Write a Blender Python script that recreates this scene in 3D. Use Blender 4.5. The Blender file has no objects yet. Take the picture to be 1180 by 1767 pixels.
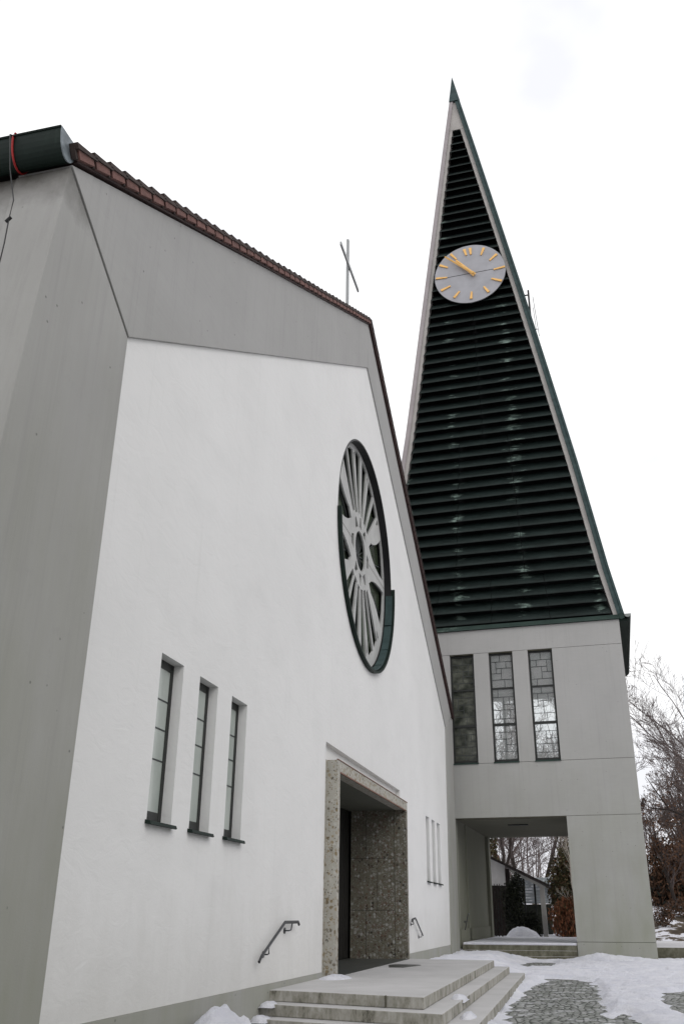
import bpy, bmesh, math, random
from mathutils import Vector, Matrix, noise as mnoise
R = math.radians
S = bpy.context.scene
COL = S.collection

# ------------------------------------------------------------------ camera
CAM = Vector((0.0, 0.0, 1.5))
yaw, pitch, roll = 0.2304, 0.3976, 0.0016
F_PX, CX, CY, PH = 1504.46, 630.91, 947.6, 1767.0
f = Vector((-math.sin(yaw) * math.cos(pitch), math.cos(yaw) * math.cos(pitch), math.sin(pitch)))
r0 = Vector((math.cos(yaw), math.sin(yaw), 0)); u0 = r0.cross(f)
rr = r0 * math.cos(roll) + u0 * math.sin(roll); uu = -r0 * math.sin(roll) + u0 * math.cos(roll)
cd = bpy.data.cameras.new("camera"); cam = bpy.data.objects.new("camera", cd); COL.objects.link(cam)
M = Matrix((rr, uu, -f)).transposed().to_4x4(); M.translation = CAM
cam.matrix_world = M
cd.sensor_fit = 'VERTICAL'; cd.sensor_height = 24.0; cd.sensor_width = 16.0
cd.lens = F_PX / PH * 24.0
cd.shift_x = (590 - CX) / PH; cd.shift_y = (CY - 883.5) / PH
cd.clip_start = 0.05; cd.clip_end = 3000
S.camera = cam

# ------------------------------------------------------------------ world: bright overcast winter sky
W = bpy.data.worlds.new("World"); S.world = W; W.use_nodes = True
nt = W.node_tree; nt.nodes.clear()
wo = nt.nodes.new('ShaderNodeOutputWorld'); bg = nt.nodes.new('ShaderNodeBackground')
sky = nt.nodes.new('ShaderNodeTexSky'); sky.sky_type = 'NISHITA'; sky.sun_disc = False
sky.sun_elevation = R(38); sky.sun_rotation = R(130); sky.dust_density = 4
hsv = nt.nodes.new('ShaderNodeHueSaturation'); hsv.inputs['Saturation'].default_value = 0.15
hsv.inputs['Value'].default_value = 1.0
tc = nt.nodes.new('ShaderNodeTexCoord'); mp = nt.nodes.new('ShaderNodeMapping'); mp.inputs['Scale'].default_value = (1, 1, 2.2)
ns = nt.nodes.new('ShaderNodeTexNoise'); ns.inputs['Scale'].default_value = 2.3; ns.inputs['Detail'].default_value = 5
cr = nt.nodes.new('ShaderNodeValToRGB')
cr.color_ramp.elements[0].position = 0.42; cr.color_ramp.elements[0].color = (9.1, 9.2, 9.65, 1)
cr.color_ramp.elements[1].position = 0.58; cr.color_ramp.elements[1].color = (11.9, 11.9, 11.9, 1)
mx = nt.nodes.new('ShaderNodeMixRGB'); mx.inputs[0].default_value = 0.93
nt.links.new(tc.outputs['Generated'], mp.inputs[0]); nt.links.new(mp.outputs[0], ns.inputs['Vector'])
nt.links.new(ns.outputs[0], cr.inputs[0]); nt.links.new(sky.outputs[0], hsv.inputs['Color'])
nt.links.new(hsv.outputs[0], mx.inputs[1]); nt.links.new(cr.outputs[0], mx.inputs[2])
nt.links.new(mx.outputs[0], bg.inputs[0]); bg.inputs[1].default_value = 0.1
nt.links.new(bg.outputs[0], wo.inputs[0])
# ------------------------------------------------------------------ sun behind the cloud
sd = bpy.data.lights.new("sun", 'SUN'); sd.energy = 0.5; sd.angle = R(25); sd.color = (1, 0.97, 0.93)
so = bpy.data.objects.new("sun", sd); COL.objects.link(so)
sdir = Vector((math.sin(R(130)) * math.cos(R(38)), math.cos(R(130)) * math.cos(R(38)), math.sin(R(38))))
so.rotation_euler = sdir.to_track_quat('Z', 'Y').to_euler()
S.view_settings.view_transform = 'Standard'; S.view_settings.look = 'None'
S.view_settings.exposure = 0.14; S.view_settings.gamma = 1.0
S.render.engine = 'CYCLES'
S.cycles.max_bounces = 8; S.cycles.diffuse_bounces = 4; S.cycles.transparent_max_bounces = 16

# ------------------------------------------------------------------ materials
def newmat(name):
    m = bpy.data.materials.new(name); m.use_nodes = True
    n = m.node_tree.nodes; b = n['Principled BSDF']; return m, m.node_tree, b
def N(t, typ, **kw):
    n = t.nodes.new(typ)
    for k, v in kw.items():
        if k in n.inputs: n.inputs[k].default_value = v
        else: setattr(n, k, v)
    return n
def coords(t, scale=(1, 1, 1), obj=True):
    c = N(t, 'ShaderNodeTexCoord'); m = N(t, 'ShaderNodeMapping'); m.inputs['Scale'].default_value = scale
    t.links.new(c.outputs['Object' if obj else 'Generated'], m.inputs[0]); return m.outputs[0]
def noise_(t, vec, scale, detail=4, rough=0.55):
    n = N(t, 'ShaderNodeTexNoise'); n.inputs['Scale'].default_value = scale; n.inputs['Detail'].default_value = detail
    n.inputs['Roughness'].default_value = rough; t.links.new(vec, n.inputs['Vector']); return n.outputs[0]
def ramp(t, fac, stops):
    c = N(t, 'ShaderNodeValToRGB'); e = c.color_ramp.elements
    while len(e) < len(stops): e.new(0.5)
    for i, (p, col) in enumerate(stops):
        e[i].position = p; e[i].color = (*col, 1) if len(col) == 3 else col
    t.links.new(fac, c.inputs[0]); return c.outputs[0]
def mix(t, fac, a, b, mode='MIX'):
    m = N(t, 'ShaderNodeMixRGB', blend_type=mode)
    for i, v in ((0, fac), (1, a), (2, b)):
        if isinstance(v, (int, float)): m.inputs[i].default_value = v
        elif isinstance(v, tuple): m.inputs[i].default_value = (*v, 1)
        else: t.links.new(v, m.inputs[i])
    return m.outputs[0]
def bump(t, b, h, strength=0.3, dist=0.02):
    n = N(t, 'ShaderNodeBump'); n.inputs['Strength'].default_value = strength; n.inputs['Distance'].default_value = dist
    t.links.new(h, n.inputs['Height']); t.links.new(n.outputs[0], b.inputs['Normal'])
def g3(v): return (v, v, v)
def map01(t, v, a, b):
    m = N(t, 'ShaderNodeMapRange'); m.inputs['From Min'].default_value = a; m.inputs['From Max'].default_value = b; t.links.new(v, m.inputs['Value']); return m.outputs[0]
def flat(name, col, rough=0.7, metal=0.0, var=0.25, scale=3.0, bmp=0.1):
    m, t, b = newmat(name); v = coords(t)
    n = noise_(t, v, scale, 5)
    lo = tuple(c * (1 - var) for c in col); hi = tuple(min(1, c * (1 + var)) for c in col)
    t.links.new(ramp(t, n, [(0.3, lo), (0.7, hi)]), b.inputs['Base Color'])
    b.inputs['Roughness'].default_value = rough; b.inputs['Metallic'].default_value = metal
    if bmp: bump(t, b, noise_(t, v, scale * 8, 3), bmp, 0.01)
    return m

def concrete(name, base, green, streak=(1, 1, 9), pits=True, dirt=0.5):
    m, t, b = newmat(name)
    v = coords(t); vs = coords(t, streak)
    big = noise_(t, v, 0.5, 5); fine = noise_(t, vs, 3.0, 6, 0.65); grain = noise_(t, v, 60, 3)
    c = ramp(t, big, [(0.3, tuple(x * 0.93 for x in base)), (0.7, tuple(x * 1.05 for x in base))])
    c = mix(t, ramp(t, fine, [(0.35, g3(0)), (0.75, g3(dirt * 0.35))]), c, tuple(x * 0.72 for x in base))
    # algae tint growing from the damp foot of the wall
    geo = N(t, 'ShaderNodeNewGeometry'); sep = N(t, 'ShaderNodeSeparateXYZ'); t.links.new(geo.outputs['Position'], sep.inputs[0])
    mr = N(t, 'ShaderNodeMapRange'); mr.inputs['From Min'].default_value = 9.0; mr.inputs['From Max'].default_value = 0.0
    t.links.new(sep.outputs['Z'], mr.inputs['Value'])
    am = N(t, 'ShaderNodeMath', operation='MULTIPLY'); t.links.new(mr.outputs[0], am.inputs[0])
    t.links.new(ramp(t, noise_(t, coords(t, (1.5, 1.5, 0.5)), 1.1, 5), [(0.3, g3(0.35)), (0.7, g3(0.95))]), am.inputs[1])
    c = mix(t, am.outputs[0], c, green)
    rs = noise_(t, coords(t, (4.5, 4.5, 0.12)), 1.8, 7, 0.72)
    c = mix(t, ramp(t, rs, [(0.52, g3(0)), (0.78, g3(0.38))]), c, tuple(x * 0.66 for x in base))
    sp = noise_(t, v, 6.0, 8, 0.8)
    c = mix(t, ramp(t, sp, [(0.56, g3(0)), (0.72, g3(0.28))]), c, tuple(x * 0.7 for x in base))
    if pits:
        vo = N(t, 'ShaderNodeTexVoronoi'); vo.inputs['Scale'].default_value = 3.6; vo.inputs['Randomness'].default_value = 1.0
        t.links.new(noise_vec(t, v), vo.inputs['Vector'])
        c = mix(t, ramp(t, vo.outputs['Distance'], [(0.03, g3(0.75)), (0.062, g3(0))]), c, tuple(x * 0.3 for x in base))
    t.links.new(c, b.inputs['Base Color']); b.inputs['Roughness'].default_value = 0.9
    h = mix(t, 0.5, fine, grain); bump(t, b, h, 0.25, 0.01)
    return m
def noise_vec(t, v):
    n = N(t, 'ShaderNodeTexNoise'); n.inputs['Scale'].default_value = 1.3; t.links.new(v, n.inputs['Vector'])
    a = N(t, 'ShaderNodeVectorMath', operation='MULTIPLY_ADD'); t.links.new(n.outputs['Color'], a.inputs[0])
    a.inputs[1].default_value = (0.12, 0.12, 0.12); t.links.new(v, a.inputs[2]); return a.outputs[0]

CONC = (0.36, 0.355, 0.347); GREEN = (0.27, 0.275, 0.225)
M_conc = concrete('concrete', CONC, GREEN, (0.5, 0.5, 9))
M_concv = concrete('concrete_vertical_boards', (0.345, 0.34, 0.33), (0.235, 0.24, 0.19), (6, 6, 0.35))
M_conc2 = concrete('concrete_tower', (0.405, 0.40, 0.39), (0.275, 0.285, 0.225), (0.6, 0.6, 8))
M_joint = flat('joint', (0.09, 0.085, 0.06), 0.9)
M_trac = flat('tracery_concrete', (0.42, 0.42, 0.41), 0.85, 0, 0.12, 2)

def plaster():
    m, t, b = newmat('white_plaster'); v = coords(t)
    big = noise_(t, v, 0.35, 4); c = ramp(t, big, [(0.3, (0.70, 0.695, 0.685)), (0.7, (0.755, 0.75, 0.74))])
    sm = noise_(t, coords(t, (1, 0.8, 1.6)), 1.1, 7, 0.6)
    c = mix(t, ramp(t, sm, [(0.5, g3(0)), (0.8, g3(0.25))]), c, (0.57, 0.57, 0.56))
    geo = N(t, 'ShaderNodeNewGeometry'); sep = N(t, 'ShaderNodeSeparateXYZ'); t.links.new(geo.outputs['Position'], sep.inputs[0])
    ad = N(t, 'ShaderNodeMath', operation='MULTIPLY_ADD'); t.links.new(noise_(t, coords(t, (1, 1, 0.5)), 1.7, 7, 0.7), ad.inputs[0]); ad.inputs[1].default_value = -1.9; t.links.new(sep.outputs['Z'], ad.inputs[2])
    c = mix(t, ramp(t, map01(t, ad.outputs[0], -0.5, 0.9), [(0.0, g3(0.5)), (1.0, g3(0.0))]), c, (0.50, 0.49, 0.46))  # shade low on the wall, painted in as a patchy darker foot
    run = noise_(t, coords(t, (5, 5, 0.18)), 1.6, 6, 0.7)
    c = mix(t, ramp(t, run, [(0.56, g3(0)), (0.8, g3(0.30))]), c, (0.55, 0.55, 0.53))
    t.links.new(c, b.inputs['Base Color']); b.inputs['Roughness'].default_value = 0.92
    tw = N(t, 'ShaderNodeTexNoise'); tw.inputs['Scale'].default_value = 2.6; tw.inputs['Detail'].default_value = 8
    tw.inputs['Distortion'].default_value = 1.6; t.links.new(coords(t, (1, 1, 1.8)), tw.inputs['Vector'])
    gr = noise_(t, v, 45, 3); bump(t, b, mix(t, 0.2, tw.outputs[0], gr), 0.22, 0.03)
    return m
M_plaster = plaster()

def nagel(name, base, light, dark, tint, scale=13):
    m, t, b = newmat(name); v = noise_vec(t, coords(t))
    def vor(s):
        vo = N(t, 'ShaderNodeTexVoronoi'); vo.inputs['Scale'].default_value = s; t.links.new(v, vo.inputs['Vector']); return vo
    a = vor(scale); bb = vor(scale * 2.1)
    cid = N(t, 'ShaderNodeSeparateColor'); t.links.new(a.outputs['Color'], cid.inputs[0])
    cid2 = N(t, 'ShaderNodeSeparateColor'); t.links.new(bb.outputs['Color'], cid2.inputs[0])
    peb = ramp(t, cid.outputs[0], [(0.0, dark), (0.25, tint), (0.5, base), (0.8, light), (1.0, tuple(x * 0.8 for x in tint))])
    c = mix(t, ramp(t, a.outputs['Distance'], [(0.34, g3(1)), (0.50, g3(0))]), base, peb)
    sm = ramp(t, cid2.outputs[1], [(0.0, dark), (0.3, tint), (0.6, light), (1.0, base)])
    c = mix(t, ramp(t, bb.outputs['Distance'], [(0.25, g3(0.85)), (0.45, g3(0))]), c, sm)
    c = mix(t, ramp(t, noise_(t, coords(t), 1.4, 4), [(0.35, g3(0.0)), (0.75, g3(0.45))]), c, tuple(x * 0.6 for x in base))
    t.links.new(c, b.inputs['Base Color']); b.inputs['Roughness'].default_value = 0.6
    bump(t, b, a.outputs['Distance'], 0.3, 0.01); return m
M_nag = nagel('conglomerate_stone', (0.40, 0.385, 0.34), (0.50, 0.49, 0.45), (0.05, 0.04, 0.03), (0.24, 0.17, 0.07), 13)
M_nagd = nagel('shaded_conglomerate_stone', (0.145, 0.135, 0.10), (0.42, 0.42, 0.40), (0.012, 0.012, 0.01), (0.13, 0.075, 0.05), 12)  # portal stone with the porch recess's shade put into its colour

def copper(name, a, c2, pat, patch=0.6, rough=0.45, cols=None):
    m, t, b = newmat(name); v = coords(t)
    n = noise_(t, coords(t, (0.7, 0.7, 3.0)), 1.6, 6, 0.6)
    c = ramp(t, n, [(0.3, a), (0.75, c2)])
    p = noise_(t, coords(t, (0.9, 1, 2.6)), 1.9, 9, 0.82)
    q = noise_(t, coords(t, (0.45, 0.2, 0.05)), 1.3, 3)     # weathering gathers in columns down the face
    if cols:
        sx = N(t, 'ShaderNodeSeparateXYZ'); t.links.new(coords(t), sx.inputs[0]); acc = None
        for cx_, cw_ in cols:
            su = N(t, 'ShaderNodeMath', operation='SUBTRACT'); t.links.new(sx.outputs[0], su.inputs[0]); su.inputs[1].default_value = cx_
            ab = N(t, 'ShaderNodeMath', operation='ABSOLUTE'); t.links.new(su.outputs[0], ab.inputs[0])
            dv = N(t, 'ShaderNodeMath', operation='DIVIDE'); t.links.new(ab.outputs[0], dv.inputs[0]); dv.inputs[1].default_value = cw_
            c1_ = N(t, 'ShaderNodeMath', operation='SUBTRACT', use_clamp=True); c1_.inputs[0].default_value = 1.0; t.links.new(dv.outputs[0], c1_.inputs[1])
            if acc is None: acc = c1_.outputs[0]
            else:
                m2 = N(t, 'ShaderNodeMath', operation='MAXIMUM'); t.links.new(acc, m2.inputs[0]); t.links.new(c1_.outputs[0], m2.inputs[1]); acc = m2.outputs[0]
        gz_ = N(t, 'ShaderNodeMath', operation='MULTIPLY', use_clamp=True); t.links.new(acc, gz_.inputs[0]); t.links.new(ramp(t, noise_(t, coords(t, (0.5, 0.1, 1.9)), 1.0, 3), [(0.42, g3(0.25)), (0.6, g3(1.0))]), gz_.inputs[1]); acc = gz_.outputs[0]
        m3 = N(t, 'ShaderNodeMath', operation='MULTIPLY_ADD'); t.links.new(acc, m3.inputs[0]); m3.inputs[1].default_value = 0.30; m3.inputs[2].default_value = 0.39; q = m3.outputs[0]
    mm = N(t, 'ShaderNodeMath', operation='MULTIPLY'); t.links.new(p, mm.inputs[0]); t.links.new(q, mm.inputs[1])
    c = mix(t, ramp(t, mm.outputs[0], [(patch * 0.50, g3(0)), (patch * 0.66, g3(0.85))]), c, pat)
    dr = noise_(t, coords(t, (7, 7, 0.4)), 2.0, 5, 0.7)
    c = mix(t, ramp(t, dr, [(0.55, g3(0)), (0.8, g3(0.35))]), c, tuple(x * 1.6 + 0.01 for x in c2))
    t.links.new(c, b.inputs['Base Color']); b.inputs['Roughness'].default_value = rough; b.inputs['Metallic'].default_value = 0.0; b.inputs['Specular IOR Level'].default_value = 0.22
    bump(t, b, p, 0.15, 0.01); return m
M_louv = copper('aged_copper_louvre', (0.007, 0.011, 0.010), (0.020, 0.031, 0.029), (0.24, 0.32, 0.28), 0.59, 0.5, cols=[(-4.1, 0.7), (-1.4, 0.9), (1.6, 0.6), (-6.2, 0.4)])
M_copv = copper('verdigris_copper', (0.028, 0.048, 0.048), (0.055, 0.09, 0.09), (0.13, 0.18, 0.18), 0.8, 0.6)
M_copd = copper('dark_green_copper', (0.012, 0.028, 0.022), (0.03, 0.055, 0.045), (0.12, 0.17, 0.14), 0.66, 0.4)
M_mauve = flat('weathered_verge_metal', (0.37, 0.335, 0.34), 0.75, 0.1, 0.1, 1.5)
M_strip = flat('pale_frame_concrete', (0.41, 0.39, 0.37), 0.85, 0, 0.1, 1.2)
M_black = flat('black_steel', (0.012, 0.012, 0.013), 0.45, 0.3, 0.2)
M_rail = flat('dark_rail_steel', (0.05, 0.052, 0.055), 0.4, 0.5, 0.2)
M_gut = copper('gutter_copper', (0.004, 0.010, 0.008), (0.010, 0.022, 0.016), (0.08, 0.12, 0.10), 0.78, 0.6)
M_cap = flat('grey_zinc_cap', (0.20, 0.23, 0.25), 0.5, 0.3, 0.35, 9)
M_tile = flat('clay_tile_edge', (0.16, 0.078, 0.066), 0.85, 0, 0.3, 6)
M_tiled = flat('dark_tile_top', (0.045, 0.030, 0.026), 0.85, 0, 0.35, 5)
M_maroon = flat('dark_red_verge', (0.035, 0.014, 0.012), 0.7, 0, 0.4, 4)
M_gold = flat('gilded_metal', (0.85, 0.50, 0.16), 0.35, 0.35, 0.12)
M_dial = flat('grey_clock_dial', (0.375, 0.375, 0.40), 0.55, 0.1, 0.10, 1.6, 0.0)
M_steel = flat('pale_cross_steel', (0.36, 0.37, 0.37), 0.5, 0.3, 0.08)
M_strap = flat('red_strap', (0.35, 0.012, 0.012), 0.6)
M_winf = flat('dark_window_frame', (0.018, 0.02, 0.018), 0.5, 0.2, 0.25)
M_lead = flat('lead_came', (0.05, 0.055, 0.055), 0.6, 0.3, 0.1)
M_copring = flat('copper_edge_strip', (0.20, 0.095, 0.065), 0.6, 0.3, 0.2)
M_doorm = flat('black_door_wood', (0.006, 0.0055, 0.005), 0.5, 0, 0.3)
M_mat = flat('wet_stone_floor', (0.045, 0.047, 0.042), 0.5, 0, 0.3)
M_whitewall = flat('far_white_render', (0.76, 0.74, 0.74), 0.9, 0, 0.08)
M_siding = flat('pale_grey_boards', (0.42, 0.46, 0.48), 0.8, 0, 0.08)
M_darkroof = flat('dark_roofing', (0.03, 0.022, 0.02), 0.9, 0, 0.3)
M_post = flat('pale_concrete_post', (0.50, 0.49, 0.47), 0.8, 0, 0.1)

def glass_clear():
    m, t, b = newmat('leaded_glass')
    out = t.nodes['Material Output']; tr = N(t, 'ShaderNodeBsdfTransparent'); tr.inputs[0].default_value = (0.98, 1.0, 1.0, 1)
    b.inputs['Base Color'].default_value = (0.40, 0.41, 0.40, 1); b.inputs['Roughness'].default_value = 0.12
    geo = noise_(t, coords(t), 2.5, 3)
    t.links.new(ramp(t, geo, [(0.35, (0.50, 0.52, 0.51)), (0.65, (0.62, 0.62, 0.61))]), b.inputs['Base Color'])  # reflected sky and ceiling put in as grey base colour
    ms = N(t, 'ShaderNodeMixShader'); ms.inputs[0].default_value = 0.27
    t.links.new(tr.outputs[0], ms.inputs[1]); t.links.new(b.outputs[0], ms.inputs[2]); t.links.new(ms.outputs[0], out.inputs[0]); return m
M_glass = glass_clear()
def glass_dark():
    m, t, b = newmat('dark_leaded_glass')
    t.links.new(ramp(t, noise_(t, coords(t, (1.2, 1, 1.6)), 2.0, 4), [(0.35, (0.02, 0.024, 0.018)), (0.62, (0.10, 0.105, 0.085)), (0.8, (0.22, 0.23, 0.19))]), b.inputs['Base Color'])
    b.inputs['Roughness'].default_value = 0.2; return m
M_glassd = glass_dark()
def glass_green(name, a, c, rough=0.15):
    m, t, b = newmat(name)
    t.links.new(ramp(t, noise_(t, coords(t, (1, 1, 0.35)), 1.3, 4), [(0.3, a), (0.7, c)]), b.inputs['Base Color'])
    b.inputs['Roughness'].default_value = rough; return m
M_glassw = glass_green('reflection_toned_pane', (0.24, 0.28, 0.25), (0.46, 0.49, 0.46), 0.14)  # pane reflection put into the grey-green base colour
M_glassr = glass_green('rose_glass', (0.025, 0.032, 0.018), (0.10, 0.13, 0.09), 0.2)

def snowmat():
    m, t, b = newmat('snow'); v = coords(t)
    c = ramp(t, noise_(t, v, 1.5, 6, 0.6), [(0.3, (0.70, 0.71, 0.79)), (0.7, (0.86, 0.86, 0.91))])
    t.links.new(c, b.inputs['Base Color']); b.inputs['Roughness'].default_value = 0.7
    b.inputs['Subsurface Weight'].default_value = 0.0
    bump(t, b, noise_(t, v, 7, 10, 0.75), 1.0, 0.09); return m
M_snow = snowmat()
def stepmat():
    m, t, b = newmat('snow_dusted_step_stone'); v = coords(t)
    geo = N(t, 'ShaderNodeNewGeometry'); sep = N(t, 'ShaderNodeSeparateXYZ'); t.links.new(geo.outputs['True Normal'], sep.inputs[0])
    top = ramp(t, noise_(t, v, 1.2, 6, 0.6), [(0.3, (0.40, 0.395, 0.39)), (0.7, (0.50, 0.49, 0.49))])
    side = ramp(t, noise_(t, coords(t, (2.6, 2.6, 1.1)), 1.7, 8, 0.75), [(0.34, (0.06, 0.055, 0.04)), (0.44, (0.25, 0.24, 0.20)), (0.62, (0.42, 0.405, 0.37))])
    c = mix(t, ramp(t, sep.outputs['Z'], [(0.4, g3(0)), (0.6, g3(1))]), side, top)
    t.links.new(c, b.inputs['Base Color']); b.inputs['Roughness'].default_value = 0.85
    bump(t, b, noise_(t, v, 22, 6, 0.7), 0.35, 0.012); return m
M_step = stepmat()
def tsm():
    m, t, b = newmat('mossy_step_stone'); v = coords(t)
    geo = N(t, 'ShaderNodeNewGeometry'); sep = N(t, 'ShaderNodeSeparateXYZ'); t.links.new(geo.outputs['True Normal'], sep.inputs[0])
    side = ramp(t, noise_(t, coords(t, (2, 2, 1.5)), 1.8, 7, 0.7), [(0.3, (0.05, 0.048, 0.03)), (0.5, (0.12, 0.115, 0.08)), (0.75, (0.22, 0.215, 0.17))])
    c = mix(t, ramp(t, sep.outputs['Z'], [(0.4, g3(0)), (0.6, g3(1))]), side, (0.62, 0.61, 0.63))
    t.links.new(c, b.inputs['Base Color']); b.inputs['Roughness'].default_value = 0.9
    bump(t, b, noise_(t, v, 14, 6, 0.7), 0.4, 0.015); return m
M_tstep = tsm()
def cobble():
    m, t, b = newmat('cobble_setts'); v = coords(t, (1, 1, 1))
    wv = N(t, 'ShaderNodeTexNoise'); wv.inputs['Scale'].default_value = 0.6; t.links.new(v, wv.inputs['Vector'])
    ad = N(t, 'ShaderNodeVectorMath', operation='MULTIPLY_ADD'); t.links.new(wv.outputs['Color'], ad.inputs[0]); ad.inputs[1].default_value = (0.5, 0.9, 0); t.links.new(v, ad.inputs[2])
    vo = N(t, 'ShaderNodeTexVoronoi', feature='DISTANCE_TO_EDGE'); vo.inputs['Scale'].default_value = 8.0; vo.inputs['Randomness'].default_value = 0.55; t.links.new(ad.outputs[0], vo.inputs['Vector'])
    v2 = N(t, 'ShaderNodeTexVoronoi'); v2.inputs['Scale'].default_value = 8.0; v2.inputs['Randomness'].default_value = 0.55; t.links.new(ad.outputs[0], v2.inputs['Vector'])
    sc = N(t, 'ShaderNodeSeparateColor'); t.links.new(v2.outputs['Color'], sc.inputs[0])
    st = ramp(t, sc.outputs[0], [(0, (0.17, 0.18, 0.165)), (0.5, (0.26, 0.27, 0.25)), (1, (0.36, 0.36, 0.35))])
    c = mix(t, ramp(t, vo.outputs['Distance'], [(0.05, g3(1)), (0.13, g3(0))]), st, (0.04, 0.045, 0.035))
    sn = ramp(t, noise_(t, v, 2.2, 7, 0.7), [(0.52, g3(0)), (0.68, g3(0.85))])
    c = mix(t, sn, c, (0.70, 0.70, 0.74))
    t.links.new(c, b.inputs['Base Color']); b.inputs['Roughness'].default_value = 0.75
    bump(t, b, ramp(t, vo.outputs['Distance'], [(0.0, g3(0)), (0.2, g3(1))]), 0.9, 0.03); return m
M_cob = cobble()
def soilm():
    m, t, b = newmat('winter_soil'); v = coords(t)
    n = noise_(t, v, 0.9, 7, 0.65)
    c = ramp(t, n, [(0.40, (0.05, 0.035, 0.022)), (0.5, (0.10, 0.075, 0.05)), (0.53, (0.75, 0.75, 0.80)), (0.8, (0.85, 0.85, 0.9))])
    t.links.new(c, b.inputs['Base Color']); b.inputs['Roughness'].default_value = 0.95
    bump(t, b, noise_(t, v, 5, 7), 0.6, 0.1); return m
M_soil = soilm()
M_soilw = flat('brown_soil_edge', (0.10, 0.075, 0.045), 0.95, 0, 0.5, 4, 0.6)
M_bark = flat('bark', (0.035, 0.026, 0.022), 0.95, 0, 0.35, 5)
M_twig = flat('twigs', (0.12, 0.095, 0.09), 0.95, 0, 0.3, 2, 0)
M_birch = flat('birch_bark', (0.42, 0.38, 0.33), 0.9, 0, 0.35, 6)
M_ever = flat('dark_evergreen_leaves', (0.030, 0.036, 0.016), 0.8, 0, 0.6, 1.6, 0)
M_everb = flat('bronze_evergreen_leaves', (0.09, 0.075, 0.032), 0.8, 0, 0.6, 1.3, 0)
M_deadl = flat('dead_brown_leaves', (0.12, 0.060, 0.032), 0.9, 0, 0.55, 1.5, 0)
M_rust = flat('rusty_dry_grass', (0.24, 0.095, 0.045), 0.9, 0, 0.5, 2.5, 0)
M_hedge = flat('black_green_ivy', (0.012, 0.014, 0.008), 0.8, 0, 0.7, 2.5, 0)

# ------------------------------------------------------------------ mesh helpers
class MB:
    def __init__(s): s.v = []; s.f = []; s.m = []
    def add(s, vs, fs, mi=0):
        o = len(s.v); s.v += [tuple(x) for x in vs]; s.f += [tuple(i + o for i in q) for q in fs]; s.m += [mi] * len(fs); return s
    def box(s, x0, x1, y0, y1, z0, z1, mi=0):
        vs = [(x, y, z) for z in (z0, z1) for (x, y) in ((x0, y0), (x1, y0), (x1, y1), (x0, y1))]
        return s.add(vs, [(3, 2, 1, 0), (4, 5, 6, 7), (0, 1, 5, 4), (1, 2, 6, 5), (2, 3, 7, 6), (3, 0, 4, 7)], mi)
    def prism(s, poly, axis, a, b, mi=0):
        """closed 2D outline pushed along an axis: 'x' -> poly=(y,z), 'y' -> (x,z), 'z' -> (x,y)"""
        k = {'x': lambda p, d: (d, p[0], p[1]), 'y': lambda p, d: (p[0], d, p[1]), 'z': lambda p, d: (p[0], p[1], d)}[axis]
        n = len(poly); vs = [k(p, a) for p in poly] + [k(p, b) for p in poly]
        fs = [tuple(range(n))[::-1], tuple(range(n, 2 * n))] + [(i, (i + 1) % n, n + (i + 1) % n, n + i) for i in range(n)]
        return s.add(vs, fs, mi)
    def tube(s, pts, rad, n=8, mi=0, caps=True):
        pts = [Vector(p) for p in pts]; rads = rad if isinstance(rad, (list, tuple)) else [rad] * len(pts)
        o = len(s.v); up = None
        for i, p in enumerate(pts):
            d = (pts[min(i + 1, len(pts) - 1)] - pts[max(i - 1, 0)])
            d = d.normalized() if d.length > 1e-9 else Vector((0, 0, 1))
            if up is None: up = Vector((0, 0, 1)) if abs(d.z) < 0.9 else Vector((1, 0, 0))
            a = d.cross(up).normalized(); b2 = d.cross(a); up = -b2 if False else up
            for k in range(n):
                t = 2 * math.pi * k / n; s.v.append(tuple(p + (a * math.cos(t) + b2 * math.sin(t)) * rads[i]))
        for i in range(len(pts) - 1):
            for k in range(n):
                s.f.append((o + i * n + k, o + i * n + (k + 1) % n, o + (i + 1) * n + (k + 1) % n, o + (i + 1) * n + k)); s.m.append(mi)
        if caps and n > 2:
            s.f.append(tuple(o + k for k in range(n))[::-1]); s.m.append(mi)
            e = o + (len(pts) - 1) * n; s.f.append(tuple(e + k for k in range(n))); s.m.append(mi)
        return s
    def bar(s, a, b, w, h, mi=0, up=(0, 0, 1)):
        """rectangular bar from a to b, w sideways, h along up"""
        a, b = Vector(a), Vector(b); d = (b - a).normalized(); sd_ = d.cross(Vector(up)).normalized() * (w / 2); u = sd_.cross(d).normalized() * (h / 2)
        vs = [q + i * sd_ + j * u for q in (a, b) for (i, j) in ((-1, -1), (1, -1), (1, 1), (-1, 1))]
        return s.add(vs, [(0, 3, 2, 1), (4, 5, 6, 7), (0, 1, 5, 4), (1, 2, 6, 5), (2, 3, 7, 6), (3, 0, 4, 7)], mi)
    def build(s, name, mats, parent=None, smooth=False, bevel=0, fix=True):
        me = bpy.data.meshes.new(name); me.from_pydata(s.v, [], s.f)
        mats = mats if isinstance(mats, (list, tuple)) else [mats]
        for m in mats: me.materials.append(m)
        for p, mi in zip(me.polygons, s.m): p.material_index = mi; p.use_smooth = smooth
        if fix:
            bm = bmesh.new(); bm.from_mesh(me); bmesh.ops.recalc_face_normals(bm, faces=bm.faces); bm.to_mesh(me); bm.free()
        me.update()
        o = bpy.data.objects.new(name, me); COL.objects.link(o)
        if parent: o.parent = parent
        if bevel:
            b = o.modifiers.new('bevel', 'BEVEL'); b.width = bevel; b.segments = 2; b.limit_method = 'ANGLE'
        return o
def tag(o, label=None, cat=None, group=None, kind=None):
    if label: o['label'] = label
    if cat: o['category'] = cat
    if group: o['group'] = group
    if kind: o['kind'] = kind
    return o
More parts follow.
